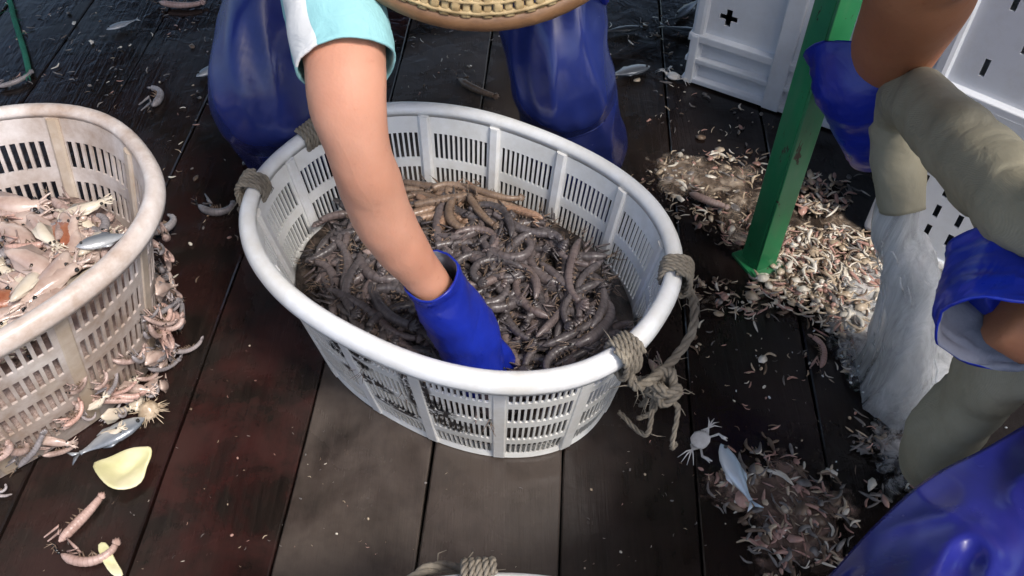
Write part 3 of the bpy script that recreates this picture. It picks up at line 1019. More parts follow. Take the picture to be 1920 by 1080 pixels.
# animals caught in and heaped round the outside of the dirty basket
rr = random.Random(31)
Lrot = Matrix.Rotation(LB.root.rotation_euler.z, 3, 'Z')
n_out = 0
for i in range(105):
    th = rr.uniform(-1.9, .55)
    z = rr.choice((.02, .03, .05, .07, .1, .13)) * rr.uniform(.6, 1.3)
    if th > -.5: z *= 1.5
    p = Lrot @ LB.W(th, z, .012 + rr.uniform(0, .02) + max(0, .06 - z) * rr.uniform(0, .9)) + LB.root.location
    d = LB.W(th + .02, z) - LB.W(th - .02, z)
    yaw = math.atan2(d.y, d.x) + LB.root.rotation_euler.z + rr.uniform(-.9, .9)
    rot = (rr.uniform(.5, 1.6), rr.uniform(-.8, .8), yaw)
    k = rr.random()
    zone = ('low' if z < .05 else 'halfway up') + (' on the right end' if th > -.5 else ' on the near side') + ' of dirty basket'
    def go(name, me, word, cat, a, b): put(name, me, p, rot, word + ' ' + zone, cat, word + ' ' + zone, rr.uniform(a, b))
    if k < .4: me = rr.choice(SMG); go('grey_shrimp', me, shape_word(me, SMG) + ' grey shrimp', 'shrimp', .4, .8)
    elif k < .8: me = rr.choice(SMP); go('pale_shrimp', me, shape_word(me, SMP) + ' pale shrimp', 'shrimp', .45, .95)
    else:
        me = rr.choice(SQ); go('small_squid', me, ('cream' if me is SQ[2] else 'pinkish') + ' squid', 'squid', .4, .8)

# ------------------------------------------------------------------ green post
pc = at(1425, 520, 0)
post = empty('green_post', (pc.x + .012, pc.y + .02, 0), math.radians(24))
tag(post, 'green painted steel post rising from the deck before the stacked crates', 'post')
def bevel_box(name, c, d, mat, parent, bev=.003, rot=None):
    mb = MB(); mb.box((0, 0, 0), d)
    o = mb.build(name, mat, parent, smooth=False)
    o.location = c
    if rot: o.rotation_euler = rot
    mod(o, 'BEVEL', width=bev, segments=2)
    return o
bevel_box('flange', (0, .0, 1.0), (.044, .006, 2.0), M['green'], post, .0015)
bevel_box('flange', (-.019, .025, 1.0), (.006, .043, 2.0), M['green'], post, .0015)
bevel_box('foot_plate', (0, .02, .004), (.075, .075, .008), M['green'], post, .002)

# ------------------------------------------------------------------ crates
def crate_wall(mb, p0, p1, z0, z1, th, holes, mi=0):
    """upright wall from p0 to p1 with rectangular openings (s0, s1, za, zb) cut right through"""
    d = (p1 - p0); L = d.length; d.normalize(); nn = Vector((-d.y, d.x, 0))
    ss = sorted({0.0, L} | {h[0] for h in holes} | {h[1] for h in holes})
    zz = sorted({z0, z1} | {h[2] for h in holes} | {h[3] for h in holes})
    def open_(i, j):
        if i < 0 or j < 0 or i >= len(ss) - 1 or j >= len(zz) - 1: return True
        s_, z = (ss[i] + ss[i + 1]) / 2, (zz[j] + zz[j + 1]) / 2
        return any(h[0] < s_ < h[1] and h[2] < z < h[3] for h in holes)
    P = lambda s_, z, o: p0 + d * s_ + nn * o + Vector((0, 0, z))
    for i in range(len(ss) - 1):
        for j in range(len(zz) - 1):
            if open_(i, j): continue
            a, b, c, e = ss[i], ss[i + 1], zz[j], zz[j + 1]
            mb.add([P(a, c, 0), P(b, c, 0), P(b, e, 0), P(a, e, 0)], [(0, 1, 2, 3)], mi)
            mb.add([P(a, c, th), P(b, c, th), P(b, e, th), P(a, e, th)], [(3, 2, 1, 0)], mi)
            if open_(i - 1, j): mb.add([P(a, c, 0), P(a, e, 0), P(a, e, th), P(a, c, th)], [(0, 1, 2, 3)], mi)
            if open_(i + 1, j): mb.add([P(b, c, 0), P(b, c, th), P(b, e, th), P(b, e, 0)], [(0, 1, 2, 3)], mi)
            if open_(i, j - 1): mb.add([P(a, c, 0), P(a, c, th), P(b, c, th), P(b, c, 0)], [(0, 1, 2, 3)], mi)
            if open_(i, j + 1): mb.add([P(a, e, 0), P(b, e, 0), P(b, e, th), P(a, e, th)], [(0, 1, 2, 3)], mi)

def crate(name, loc, rz, lx, ly, h, bands, holes_front, label, group, posts=(), upside=False, band_out=.012):
    root = empty(name, loc, rz)
    tag(root, label, 'crate', group)
    T = .004
    c = [Vector((0, 0, 0)), Vector((lx, 0, 0)), Vector((lx, ly, 0)), Vector((0, ly, 0))]
    for k in range(4):
        mb = MB()
        crate_wall(mb, c[k], c[(k + 1) % 4], .002, h, T, holes_front if k == 0 else [q for q in holes_front if q[1] < (c[(k + 1) % 4] - c[k]).length - .02])
        mb.build('wall', M['crate'], root, smooth=False)
    # bands round the crate
    for (za, zb) in bands:
        mb = MB(); o_ = band_out
        vs_ = []
        for off, z in ((0.0005, za), (-o_, za + .002), (-o_, zb - .002), (.0005, zb)):
            for q, (sx, sy) in zip(c, ((1, 1), (-1, 1), (-1, -1), (1, -1))):
                vs_.append((q.x + sx * off, q.y + sy * off, z))
        fs = [(r * 4 + k, r * 4 + (k + 1) % 4, (r + 1) * 4 + (k + 1) % 4, (r + 1) * 4 + k) for r in range(3) for k in range(4)]
        mb.add(vs_, fs)
        o = mb.build('band', M['crate'], root, smooth=False)
        mod(o, 'BEVEL', width=.002, segments=2)
    # upright stiffeners
    for (s_, w, za, zb) in posts:
        for side in range(2):
            y = -band_out * .5 if side == 0 else ly + band_out * .5
            bevel_box('stiffener', (s_ * lx, y, (za + zb) / 2), (w, band_out * 1.3, zb - za), M['crate'], root, .003)
    for q, (sx, sy) in zip(c, ((1, 1), (-1, 1), (-1, -1), (1, -1))):
        bevel_box('corner', (q.x + sx * .002, q.y + sy * .002, h / 2 + .003), (.03, .03, h - .008), M['crate'], root, .009)
    zt = h - .006 if upside else .008
    mb = MB(); mb.box((lx / 2, ly / 2, zt), (lx - .012, ly - .012, .005))
    mb.build('bottom', M['crate'], root, smooth=False)
    return root

# crate turned upside down with a plus-shaped drain opening
p = at(1293, 150, 0)
a1 = at(1560, 240, 0) - p
rz1 = math.atan2(a1.y, a1.x)
plus = []
def plus_holes(s_, z, a=.020, w=.0065):
    return [(s_ - a, s_ + a, z - w, z + w), (s_ - w, s_ + w, z - a, z + a)]
crate('upturned_crate', p, rz1, .56, .38, .34, [(.004, .020), (.058, .074), (.112, .134)], plus_holes(.062, .185) ,
      'upturned white crate with a black plus-shaped opening behind the green post', 'white plastic crates', [(.0, .02, .004, .13), (.36, .04, .004, .34), (.70, .04, .004, .34)], True, .016)
# two nested crates behind the hose
p = at(1630, 432, 0)
q = at(1920, 160, .36); q2 = at(1800, 112, .36)
rz2 = math.atan2(q.y - q2.y, q.x - q2.x)
def slot_grid(s0, s1, ds, zs, w, hh, stag=0):
    out = []
    for k, z in enumerate(zs):
        s_ = s0 + (stag * ds if k % 2 else 0)
        while s_ < s1:
            out.append((s_, s_ + w, z, z + hh)); s_ += ds
    return out
crate('slotted_crate', p, rz2, .52, .36, .345, [(.003, .016)], slot_grid(.05, .46, .042, (.05, .10, .15, .20, .25, .295), .010, .030),
      'lower white crate with rows of dark slots, behind the khaki hose', 'white plastic crates', [], True, .008)
crate('slotted_crate', p + Vector((.008, .012, .335)), rz2, .52, .36, .30, [(.004, .026)], slot_grid(.06, .46, .085, (.055, .115, .175), .009, .032, .5),
      'upper white crate with few dark slots, stacked on a slotted crate', 'white plastic crates', [], True, .014)
# white tray lying low behind the hose water
p = at(1628, 440, 0)

# ------------------------------------------------------------------ people
def hand_parts(mb, curl, spread, thumb_curl=.5, s=1.0):
    """hand in a frame: wrist at origin, +Y to the fingers, +Z back of hand, +X thumb side"""
    mb.loft(spline([(0, -.03, 0), (0, 0, 0), (.002, .035, .002), (0, .075, .002), (0, .092, -.001)], 12),
            [(.027 * s, .021 * s)] * 3 + [(.033 * s, .019 * s), (.037 * s, .018 * s), (.041 * s, .0175 * s), (.042 * s, .017 * s), (.042 * s, .0165 * s), (.042 * s, .016 * s), (.042 * s, .0155 * s), (.040 * s, .0145 * s), (.036 * s, .011 * s)], 16, True, (0, 0, 1))
    base = [(.030, .085), (.0105, .092), (-.0095, .089), (-.028, .080)]
    ln = [(.042, .026, .022), (.047, .030, .023), (.043, .028, .022), (.034, .021, .020)]
    for k in range(4):
        p = Vector((base[k][0], base[k][1] - .014, 0)); a = 0.12
        side = (1.5 - k) * spread
        pts = [p.copy()]
        for j, l in enumerate(ln[k]):
            a += curl[k] * (0.8, 1.1, .8)[j]
            d = Vector((math.sin(side) * math.cos(a), math.cos(side) * math.cos(a), -math.sin(a)))
            p = p + d * (l + (.014 if j == 0 else 0)); pts.append(p.copy())
        P, Rr = spline(pts, 11, [.0105 * s, .0105 * s, .0095 * s, .0078 * s])
        mb.loft(P, Rr, 9, True)
        mb.loft([P[-1], P[-1] + (P[-1] - P[-2]).normalized() * .004], [.0075 * s, .003 * s], 9, True)
    pts = [Vector((.022, .018, -.004)), Vector((.048, .040, -.010))]
    a = thumb_curl
    pts.append(pts[-1] + Vector((.020 * math.cos(a), .030, -.024 * math.sin(a))))
    pts.append(pts[-1] + Vector((.010 * math.cos(a * 1.6) - .006, .024, -.022 * math.sin(a))))
    P, Rr = spline(pts, 10, [.015 * s, .0125 * s, .0108 * s, .008 * s])
    mb.loft(P, Rr, 9, True)

def frame_matrix(origin, ydir, zdir, flip=False):
    y = Vector(ydir).normalized(); z = Vector(zdir); z = (z - y * z.dot(y)).normalized()
    x = y.cross(z)
    if flip: x = -x
    m = Matrix((x, y, z)).transposed().to_4x4()
    m.translation = Vector(origin)
    return m

def xform(mb, m, start=0):
    for i in range(start, len(mb.v)): mb.v[i] = tuple(m @ Vector(mb.v[i]))
    if m.determinant() < 0: mb.f = [tuple(reversed(f)) for f in mb.f]

def glove(person, m, curl, spread, thumb, cuff_path, cuff_rad, seed, s=1.08):
    """rubber glove: hand with five fingers, and a flared gauntlet open at its end"""
    mb = MB(); hand_parts(mb, curl, spread, thumb, s); xform(mb, m)
    g = mb.build('glove', M['blue_glove'], person)
    mod(g, 'REMESH', mode='VOXEL', voxel_size=.0042, use_smooth_shade=True)
    mod(g, 'SMOOTH', factor=.5, iterations=3)
    mb = MB()
    P, Rr = spline(cuff_path, 22, cuff_rad)
    mb.loft(P, Rr, 32, False)
    for i in range(len(mb.v)):      # soft rubber folds running round the wrist
        p = Vector(mb.v[i]); r_ = i // 32; c_ = P[r_]
        d_ = p - c_
        fo = 1 - 2 * abs(noise.noise(Vector((r_ * .42, math.atan2(d_.y, d_.x) * .7, seed))))
        mb.v[i] = tuple(c_ + d_ * (1 + .07 * fo))
    wrinkle(mb, .0048, 24, seed)
    cf = mb.build('cuff', [M['blue_glove'], M['glove_lining']], g)
    mod(cf, 'SOLIDIFY', thickness=.003, offset=-1, material_offset=1, material_offset_rim=0)
    return g

def limb(mb, pts, rad, n=18, k=26):
    P, Rr = spline(pts, k, rad); mb.loft(P, Rr, n, True)

def head(person, c, fwd, up, skin):
    """head with face, ears and hair; c = centre"""
    m = frame_matrix(c, fwd, up)
    mb = MB()
    prof = [(-.112, .02), (-.105, .045), (-.085, .058), (-.055, .068), (-.02, .075), (.02, .079), (.055, .078), (.085, .066), (.105, .042), (.115, .012)]
    mb.loft([Vector((0, (.012 if z < -.05 else 0) - .0, z)) for z, _ in prof], [(r, r * 1.18) for _, r in prof], 20, True, (0, 1, 0))
    mb.loft([Vector((0, .085, .022)), Vector((0, .103, -.012)), Vector((0, .09, -.026))], [.009, .015, .011], 8)
    for s_ in (-1, 1): mb.loft([Vector((s_ * .072, -.005, -.025)), Vector((s_ * .083, -.012, 0)), Vector((s_ * .08, -.012, .03))], [(.006, .012), (.008, .018), (.006, .013)], 8)
    xform(mb, m)
    h = mb.build('head', skin, person)
    mod(h, 'REMESH', mode='VOXEL', voxel_size=.006, use_smooth_shade=True); mod(h, 'SMOOTH', factor=.5, iterations=3)
    for s_ in (-1, 1):
        mb = MB(); c1 = Vector((s_ * .031, .078, .012))
        mb.loft([c1, c1 + Vector((0, .008, 0)), c1 + Vector((0, .012, 0))], [(.014, .007), (.011, .0055), (.002, .001)], 10, True, (0, 0, 1), 0)
        mb.loft([c1 + Vector((0, .0095, 0)), c1 + Vector((0, .0128, 0))], [.0055, .003], 8, True, (0, 0, 1), 1)
        xform(mb, m); mb.build('eye', [M['eye_white'], M['eye']], h)
    mb = MB(); mb.loft(spline([(-.024, .083, -.052), (0, .092, -.05), (.024, .083, -.052)], 9), [.002, .004, .005, .0055, .006, .0055, .005, .004, .002], 8); xform(mb, m)
    mb.build('mouth', M['lip'], h)
    mb = MB(); vs_ = []; fs = []
    for i in range(9):
        ph = i / 8 * 1.75
        for j in range(20):
            a = 2 * PI * j / 20
            fr = max(0, math.sin(a))
            p_ = ph * (1 - .34 * fr)
            vs_.append((math.sin(p_) * math.cos(a) * .084, math.sin(p_) * math.sin(a) * .098 - .004, math.cos(p_) * .118 + .006))
    for i in range(8):
        for j in range(20): fs.append((i * 20 + j, i * 20 + (j + 1) % 20, i * 20 + 20 + (j + 1) % 20, i * 20 + 20 + j))
    mb.add(vs_, fs); xform(mb, m)
    hr = mb.build('hair', M['hair'], h); mod(hr, 'SOLIDIFY', thickness=.006, offset=1)
    return h

def mid(a, b, t=.5): return a + (b - a) * t

# ---- worker reaching into the middle basket
P1 = empty('person', (-.15, 1.36, 0))
tag(P1, 'person in blue waterproof trousers and straw hat reaching one arm into the middle basket', 'person')
P1i = P1.matrix_basis.inverted()
def child(o, parent):
    return o
sh_r = V(-.225, 1.00, .775); el_r = atd(668, 268, .97); wr_r = atd(812, 528, 1.19)
sh_l = V(.11, 1.06, .80); el_l = V(.28, 1.24, .72); wr_l = V(.20, 1.33, .60)
hip_c = V(-.12, 1.66, .78); chest = V(-.055, 1.19, .84)
hipR, hipL = V(-.25, 1.62, .76), V(.01, 1.62, .76)
kneeR, kneeL = atd(502, 150, 1.50), atd(1047, 110, 1.54)
footR, footL = V(-.455, 1.42, .06), V(.135, 1.39, .06)
mb = MB()
limb(mb, [sh_r, atd(640, 60, .975), atd(648, 130, .955), atd(652, 200, .955), atd(676, 292, .985), atd(696, 350, 1.03), atd(716, 405, 1.07), atd(746, 455, 1.115), atd(789, 510, 1.17), atd(815, 545, 1.205), atd(835, 580, 1.25)],
     [.053, .048, .0445, .0425, .0360, .0378, .0372, .0340, .0292, .028, .027], 26, 70)
limb(mb, [sh_l, mid(sh_l, el_l, .5), el_l, mid(el_l, wr_l, .35), wr_l], [.052, .047, .042, .044, .03])
limb(mb, [hip_c, mid(hip_c, chest, .5), chest, V(-.055, 1.12, .83)], [(.15, .10), (.145, .10), (.16, .11), (.10, .08)])
limb(mb, [sh_r + V(.03, .05, .02), chest + V(0, -.04, .0), sh_l + V(-.03, 0, .02)], [.06, .075, .06])
limb(mb, [V(-.055, 1.14, .83), V(-.045, 1.06, .80)], [.058, .055])
limb(mb, [hipR, kneeR, mid(kneeR, footR, .4), footR], [.08, .058, .056, .04]); limb(mb, [hipL, kneeL, mid(kneeL, footL, .4), footL], [.08, .058, .056, .04])
wrinkle(mb, .0026, 13, 9)
body = mb.build('body', M['skin'], P1)
mod(body, 'REMESH', mode='VOXEL', voxel_size=.008, use_smooth_shade=True); mod(body, 'SMOOTH', factor=.5, iterations=5)
hd1 = head(P1, atd(905, 40, .95) + V(0, .707, .707) * .205 + V(0, .075, -.075), V(0, -.707, -.707), V(0, -.707, .707), M['skin'])
# trousers
mb = MB()
def trouser_leg(mb, hip, knee, foot, seed):
    st = len(mb.v)
    P, Rr = spline([hip, mid(hip, knee, .55), knee + V(0, -.005, .0), mid(knee, foot, .3), mid(knee, foot, .65), foot + V(0, 0, .03)], 110,
                   [(.112, .115), (.102, .108), (.090, .096), (.094, .092), (.096, .094), (.098, .098)])
    mb.loft(P, Rr, 72, False)
    wrinkle(mb, .007, 8, seed, st)
    for i in range(st, len(mb.v)):
        p = Vector(mb.v[i])
        q = Vector((p.x * 8, p.y * 5, p.z * 3.5 + p.x * 4)) + noise.noise_vector(p * 3 + V(seed, 0, 0)) * .4
        cr = 1 - 2.2 * abs(noise.noise(q + V(seed * 7, 0, 0))); c2 = 1 - 2.2 * abs(noise.noise(q * 2.3 + V(0, seed * 5, 0)))
        mb.v[i] = tuple(p + V(0, -.75, .3) * (cr * .016 + c2 * .006))
trouser_leg(mb, hipR, kneeR, footR, 1); trouser_leg(mb, hipL, kneeL, footL, 2)
st = len(mb.v)
limb(mb, [mid(hip_c, chest, .42), hip_c, hip_c + V(0, .06, -.12)], [(.17, .125), (.195, .14), (.17, .12)], 32)
tr = mb.build('trousers', M['blue_trousers'], P1)
mod(tr, 'SOLIDIFY', thickness=.002, offset=-1)
for f_, k_ in ((footR, -1), (footL, 1)):
    mb = MB()
    limb(mb, [f_ + V(0, .0, .16), f_ + V(0, 0, .02), f_ + V(k_ * .01, -.05, -.01), f_ + V(k_ * .02, -.14, -.02), f_ + V(k_ * .025, -.20, -.03)], [(.062, .062), (.055, .056), (.052, .048), (.05, .036), (.03, .02)], 16)
    for i in range(len(mb.v)): mb.v[i] = (mb.v[i][0], mb.v[i][1], max(.006, mb.v[i][2]))
    mb.build('boot', M['boot'], P1)
# shirt: torso, sleeves with a white stripe
mb = MB()
limb(mb, [mid(hip_c, chest, .3), mid(hip_c, chest, .6), chest, V(-.055, 1.13, .835)], [(.17, .12), (.168, .12), (.185, .125), (.115, .09)], 32)
wrinkle(mb, .006, 16, 4)
shirt = mb.build('shirt', M['shirt'], P1)
se = atd(650, 128, .955)
def sleeve(a, b, r0, r1, seed, stripe):
    mb = MB()
    P, Rr = spline([a + (a - b) * .12, mid(a, b, .4), b], 30, [r0, (r0 + r1) / 2, r1])
    mb.loft(P, Rr, 48, False, (0, 0, 1))
    if stripe:
        n = 48
        for fi in range(len(mb.f)):
            j = fi % n
            if stripe[0] <= j < stripe[1]: mb.m[fi] = 1
    wrinkle(mb, .005, 20, seed)
    o = mb.build('sleeve', [M['shirt'], M['shirt_white']], shirt)
    mod(o, 'SOLIDIFY', thickness=.0025, offset=-1)
sleeve(sh_r, se, .064, .053, 5, (2, 8))
sleeve(sh_l, mid(sh_l, el_l, .7), .064, .055, 6, None)
# gloves
hp = atd(884, 640, 1.33)
fd = atd(935, 740, 1.46) - hp
m = frame_matrix(hp, fd, V(-.15, -1, .35))
glove(P1, m, (.3, .35, .4, .45), .10, .5, [atd(808, 517, 1.175), atd(822, 540, 1.20), atd(850, 586, 1.255), atd(880, 638, 1.32), atd(903, 688, 1.38)], [(.0400, .0365), (.0375, .0345), (.047, .042), (.054, .046), (.059, .038)], 3, 1.36)
m = frame_matrix(wr_l, V(-.35, -.1, -.35), V(.2, -.4, .9))
glove(P1, m, (.35, .35, .35, .4), .08, .3, [wr_l + V(.045, .01, .06), wr_l, wr_l + V(-.02, -.008, -.025)], [(.05, .045), (.04, .034), (.043, .03)], 8)
# hat: woven cone on a bamboo hoop
hat = empty('straw_hat'); hat.parent = P1
hn = V(0, -.707, .707).normalized(); HC = atd(905, 40, .95) + V(0, .707, .707) * .205
mh = frame_matrix(HC, V(0, .707, .707), hn)
RH = .205
mb = MB(); mb.loft([Vector((math.cos(2 * PI * i / 72) * RH, math.sin(2 * PI * i / 72) * RH, 0)) for i in range(72)], [(.011, .013)] * 72, 10, False, (0, 0, 1), closed=True); xform(mb, mh)
hoop = mb.build('hoop', M['hoop'], hat)
def hz(r): return .012 + .105 * (1 - (r / RH)) ** .85
mb = MB()
NS = 110
for i in range(NS):
    a0 = 2 * PI * i / NS
    pts = []
    for j in range(22):
        r = RH * (1.0 - j / 21 * .97)
        lift = .0022 * (1 if (i + j) % 2 else -1)
        pts.append(Vector((math.cos(a0) * r, math.sin(a0) * r, hz(r) + lift)))
    mb.loft(pts, [(max(.0006, RH * (1 - j / 21 * .97) * PI / NS * .92), .0011) for j in range(22)], 6, True, (0, 0, 1))
xform(mb, mh)
mb.build('weave', M['straw'], hoop)
mb = MB()
for j in range(1, 21):
    r = RH * (1.0 - (j - .5) / 21 * .97)
    mb.loft([Vector((math.cos(2 * PI * i / 48) * r, math.sin(2 * PI * i / 48) * r, hz(r))) for i in range(48)], [(.0034, .0009)] * 48, 5, False, (0, 0, 1), closed=True)
xform(mb, mh)
mb.build('weave_ring', M['straw'], hoop)
hoop.name = 'straw_hat_hoop'
# parent chain: person > straw_hat > pieces
for o in list(C.objects):
    if o.parent is P1:
        o.matrix_parent_inverse = P1i
hat.matrix_parent_inverse = P1i
for o in list(hoop.children): o.parent = hat
hoop.name = 'hoop'

# ---- hose
HP = [V(1.25, -.25, .045), V(.95, .25, .045), V(.76, .55, .05), V(.655, .66, .09), atd(1745, 845, 1.10), atd(1815, 760, 1.02), atd(1900, 672, .93), V(.60, .47, .70), V(.70, .38, .82), V(.62, .36, .86), V(.50, .45, .80),
      atd(1935, 400, .80), atd(1880, 352, .86), atd(1790, 262, 1.0), atd(1715, 185, 1.16), atd(1688, 205, 1.245), atd(1684, 285, 1.28), atd(1690, 395, 1.30)]
HR = [(.040, .036)] * 4 + [(.046, .034), (.05, .032), (.048, .034)] + [(.036, .036)] * 4 + [(.040, .038), (.043, .040), (.043, .038), (.041, .034), (.037, .036), (.037, .035), (.0345, .033)]
P, Rr = spline(HP, 170, HR)
mb = MB(); mb.loft(P, Rr, 28, False)
for i in range(len(mb.v)):
    p = Vector(mb.v[i]); c_ = P[i // 28]
    q = Vector((p.x * 9, p.y * 9, p.z * 16)) + noise.noise_vector(p * 6) * .5
    mb.v[i] = tuple(c_ + (p - c_) * (1 + .10 * (1 - 2.4 * abs(noise.noise(q)))))
wrinkle(mb, .0035, 22, 6)
hose = mb.build('canvas_hose', M['hose'])
mod(hose, 'SOLIDIFY', thickness=.003, offset=-1)
tag(hose, 'thick khaki canvas hose looping in from the side and pouring water on the deck', 'hose')
NOZ = Vector(P[-1]); ND = (P[-1] - P[-4]).normalized()

# ---- second worker holding the hose
P2 = empty('person', (.95, .35, 0))
tag(P2, 'person in shiny blue waterproof trousers and blue gloves gripping the khaki hose', 'person')
P2i = P2.matrix_basis.inverted()
w1 = atd(1660, 122, 1.26); e1 = atd(1768, -95, .95); s1 = V(.72, .66, .99)
w2 = atd(1925, 612, .83); e2 = V(.72, .42, .52); s2 = V(.88, .42, .93)
hip2 = V(1.04, .14, .70); chest2 = V(.86, .50, .98)
hA, hB = V(.98, .27, .72), V(1.10, .02, .66)
kA = atd(1735, 1180, .90); kB = V(.72, -.18, .43)
fA = V(.56, .17, .06); fB = V(.92, -.28, .06)
mb = MB()
limb(mb, [s1, mid(s1, e1, .5), e1, mid(e1, w1, .3), mid(e1, w1, .72), w1, w1 + (w1 - e1) * .15], [.060, .058, .058, .062, .058, .049, .042], 22, 40)
limb(mb, [s2, mid(s2, e2, .5), e2, mid(e2, w2, .35), w2, w2 + (w2 - e2) * .1], [.056, .05, .046, .046, .034, .032], 20, 30)
limb(mb, [hip2, mid(hip2, chest2, .5), chest2, chest2 + V(-.04, .02, .07)], [(.15, .11), (.145, .11), (.17, .12), (.09, .08)])
limb(mb, [s1 + V(.04, -.03, 0), chest2, s2 + V(-.02, .03, 0)], [.065, .08, .065])
limb(mb, [chest2 + V(-.04, .02, .06), chest2 + V(-.09, .04, .16)], [.058, .055])
limb(mb, [hA, kA, mid(kA, fA, .4), fA], [.085, .06, .058, .042]); limb(mb, [hB, kB, mid(kB, fB, .4), fB], [.085, .06, .058, .042])
body2 = mb.build('body', M['skin_dark'], P2)
mod(body2, 'REMESH', mode='VOXEL', voxel_size=.008, use_smooth_shade=True); mod(body2, 'SMOOTH', factor=.5, iterations=5)
head(P2, chest2 + V(-.12, .05, .25), V(-.7, .5, -.5), V(-.35, .3, .88), M['skin_dark'])
mb = MB()
def leg2(mb, hip, knee, foot, seed, fat=1.0):
    st = len(mb.v)
    P, Rr = spline([hip, mid(hip, knee, .5), mid(hip, knee, .85), knee, mid(knee, foot, .2), mid(knee, foot, .6), foot + V(0, 0, .03)], 150,
                   [(.13 * fat, .13 * fat), (.125 * fat, .13 * fat), (.115 * fat, .125 * fat), (.105 * fat, .115 * fat), (.10 * fat, .11 * fat), (.095, .10), (.09, .09)])
    mb.loft(P, Rr, 96, False)
    wrinkle(mb, .020, 6, seed, st)
    for i in range(st, len(mb.v)):
        p = Vector(mb.v[i])
        q = Vector((p.x * 4 + p.y * 5, p.y * 4 - p.x * 2, p.z * 7 + p.x * 5)) + noise.noise_vector(p * 3) * .4
        cr = 1 - 2.2 * abs(noise.noise(q + Vector((seed, 0, 0)))); c2 = 1 - 2.2 * abs(noise.noise(q * 2.1 + Vector((0, seed, 0))))
        mb.v[i] = tuple(p + V(-.35, .1, .9) * (cr * .022 + c2 * .008))
leg2(mb, hA, kA, fA, 11, .92); leg2(mb, hB, kB, fB, 12)
limb(mb, [mid(hip2, chest2, .4), hip2, hip2 + V(.06, -.04, -.10)], [(.18, .14), (.20, .16), (.17, .13)], 32)
tr2 = mb.build('trousers', M['blue_trousers'], P2)
mod(tr2, 'SOLIDIFY', thickness=.002, offset=-1)
# stiff waterproof apron hanging over the near knee
M['apron'] = rubber_material('violet_blue_apron', (.013, .017, .15), (.026, .030, .25), .14, .06, 5)
top = [atd(1520, 1120, .76), atd(1640, 985, .80), atd(1742, 896, .85), atd(1850, 838, .88), atd(1960, 775, .90), atd(2120, 700, .92)]
low = [atd(1500, 1420, .74), atd(1660, 1440, .72), atd(1800, 1440, .74), atd(1960, 1400, .76), atd(2100, 1300, .78), atd(2300, 1180, .82)]
mb = MB(); nu, nv = 90, 60
T, L_ = spline(top, nu), spline(low, nu)
vs_ = []; fs = []
for v in range(nv):
    for u in range(nu):
        k = v / (nv - 1)
        p = T[u].lerp(L_[u], k) + V(-.25, -.35, .9) * (.10 * math.sin(k * PI * .8))
        q = Vector((p.x * 7 + p.z * 4, p.y * 6 - p.x * 5, k * 2.2)) + noise.noise_vector(p * 3) * .3
        cr = 1 - 2.2 * abs(noise.noise(q)); c2 = 1 - 2.2 * abs(noise.noise(q * 2.4 + V(3, 1, 0)))
        vs_.append(p + V(-.3, -.3, .85) * ((cr * .030 + c2 * .010) * min(1, .25 + k * 3)))
for v in range(nv - 1):
    for u in range(nu - 1): fs.append((v * nu + u, (v + 1) * nu + u, (v + 1) * nu + u + 1, v * nu + u + 1))
mb.add(vs_, fs)
ap = mb.build('apron', M['apron'], P2); mod(ap, 'SOLIDIFY', thickness=.0025, offset=-1)
for f_ in (fA, fB):
    mb = MB()
    limb(mb, [f_ + V(0, .0, .16), f_ + V(0, 0, .02), f_ + V(-.05, .01, -.01), f_ + V(-.14, .03, -.02), f_ + V(-.20, .04, -.03)], [(.062, .062), (.055, .056), (.052, .048), (.05, .036), (.03, .02)], 16)
    for i in range(len(mb.v)): mb.v[i] = (mb.v[i][0], mb.v[i][1], max(.006, mb.v[i][2]))
    mb.build('boot', M['boot'], P2)
mb = MB()
limb(mb, [mid(hip2, chest2, .3), mid(hip2, chest2, .65), chest2, chest2 + V(-.03, .02, .06)], [(.175, .13), (.175, .13), (.19, .135), (.11, .095)], 32)
limb(mb, [s1 + (s1 - e1) * .1, mid(s1, e1, .55)], [.07, .064], 24); limb(mb, [s2 + (s2 - e2) * .1, mid(s2, e2, .6)], [.07, .062], 24)
wrinkle(mb, .006, 16, 14)
mb.build('shirt', M['shirt_dark'], P2)
# upper glove: wide gauntlet hanging down, fingers closed round the hose from behind
g1 = atd(1640, 230, 1.30)
gd = (atd(1730, 320, 1.33) - w1)
m = frame_matrix(atd(1634, 222, 1.33), atd(1715, 352, 1.40) - atd(1634, 222, 1.33), V(-.75, -.45, .2), True)
glove(P2, m, (.40, .45, .45, .45), .05, .6, [atd(1632, 100, 1.275), atd(1630, 150, 1.28), atd(1638, 215, 1.32), atd(1662, 285, 1.37)], [(.088, .082), (.074, .070), (.060, .052), (.050, .036)], 15, 1.2)
# lower glove: gauntlet opening towards the arm, hand gripping the hose from below
m = frame_matrix(atd(1862, 512, .86), atd(1985, 430, .86) - atd(1862, 512, .86), V(-.3, -.5, .75), True)
glove(P2, m, (.35, .4, .4, .45), .05, .8, [atd(1868, 628, .80), atd(1875, 590, .81), atd(1885, 530, .83), atd(1880, 470, .85)], [(.050, .062), (.055, .056), (.052, .048), (.048, .042)], 16, 1.15)
for o in list(C.objects):
    if o.parent is P2: o.matrix_parent_inverse = P2i

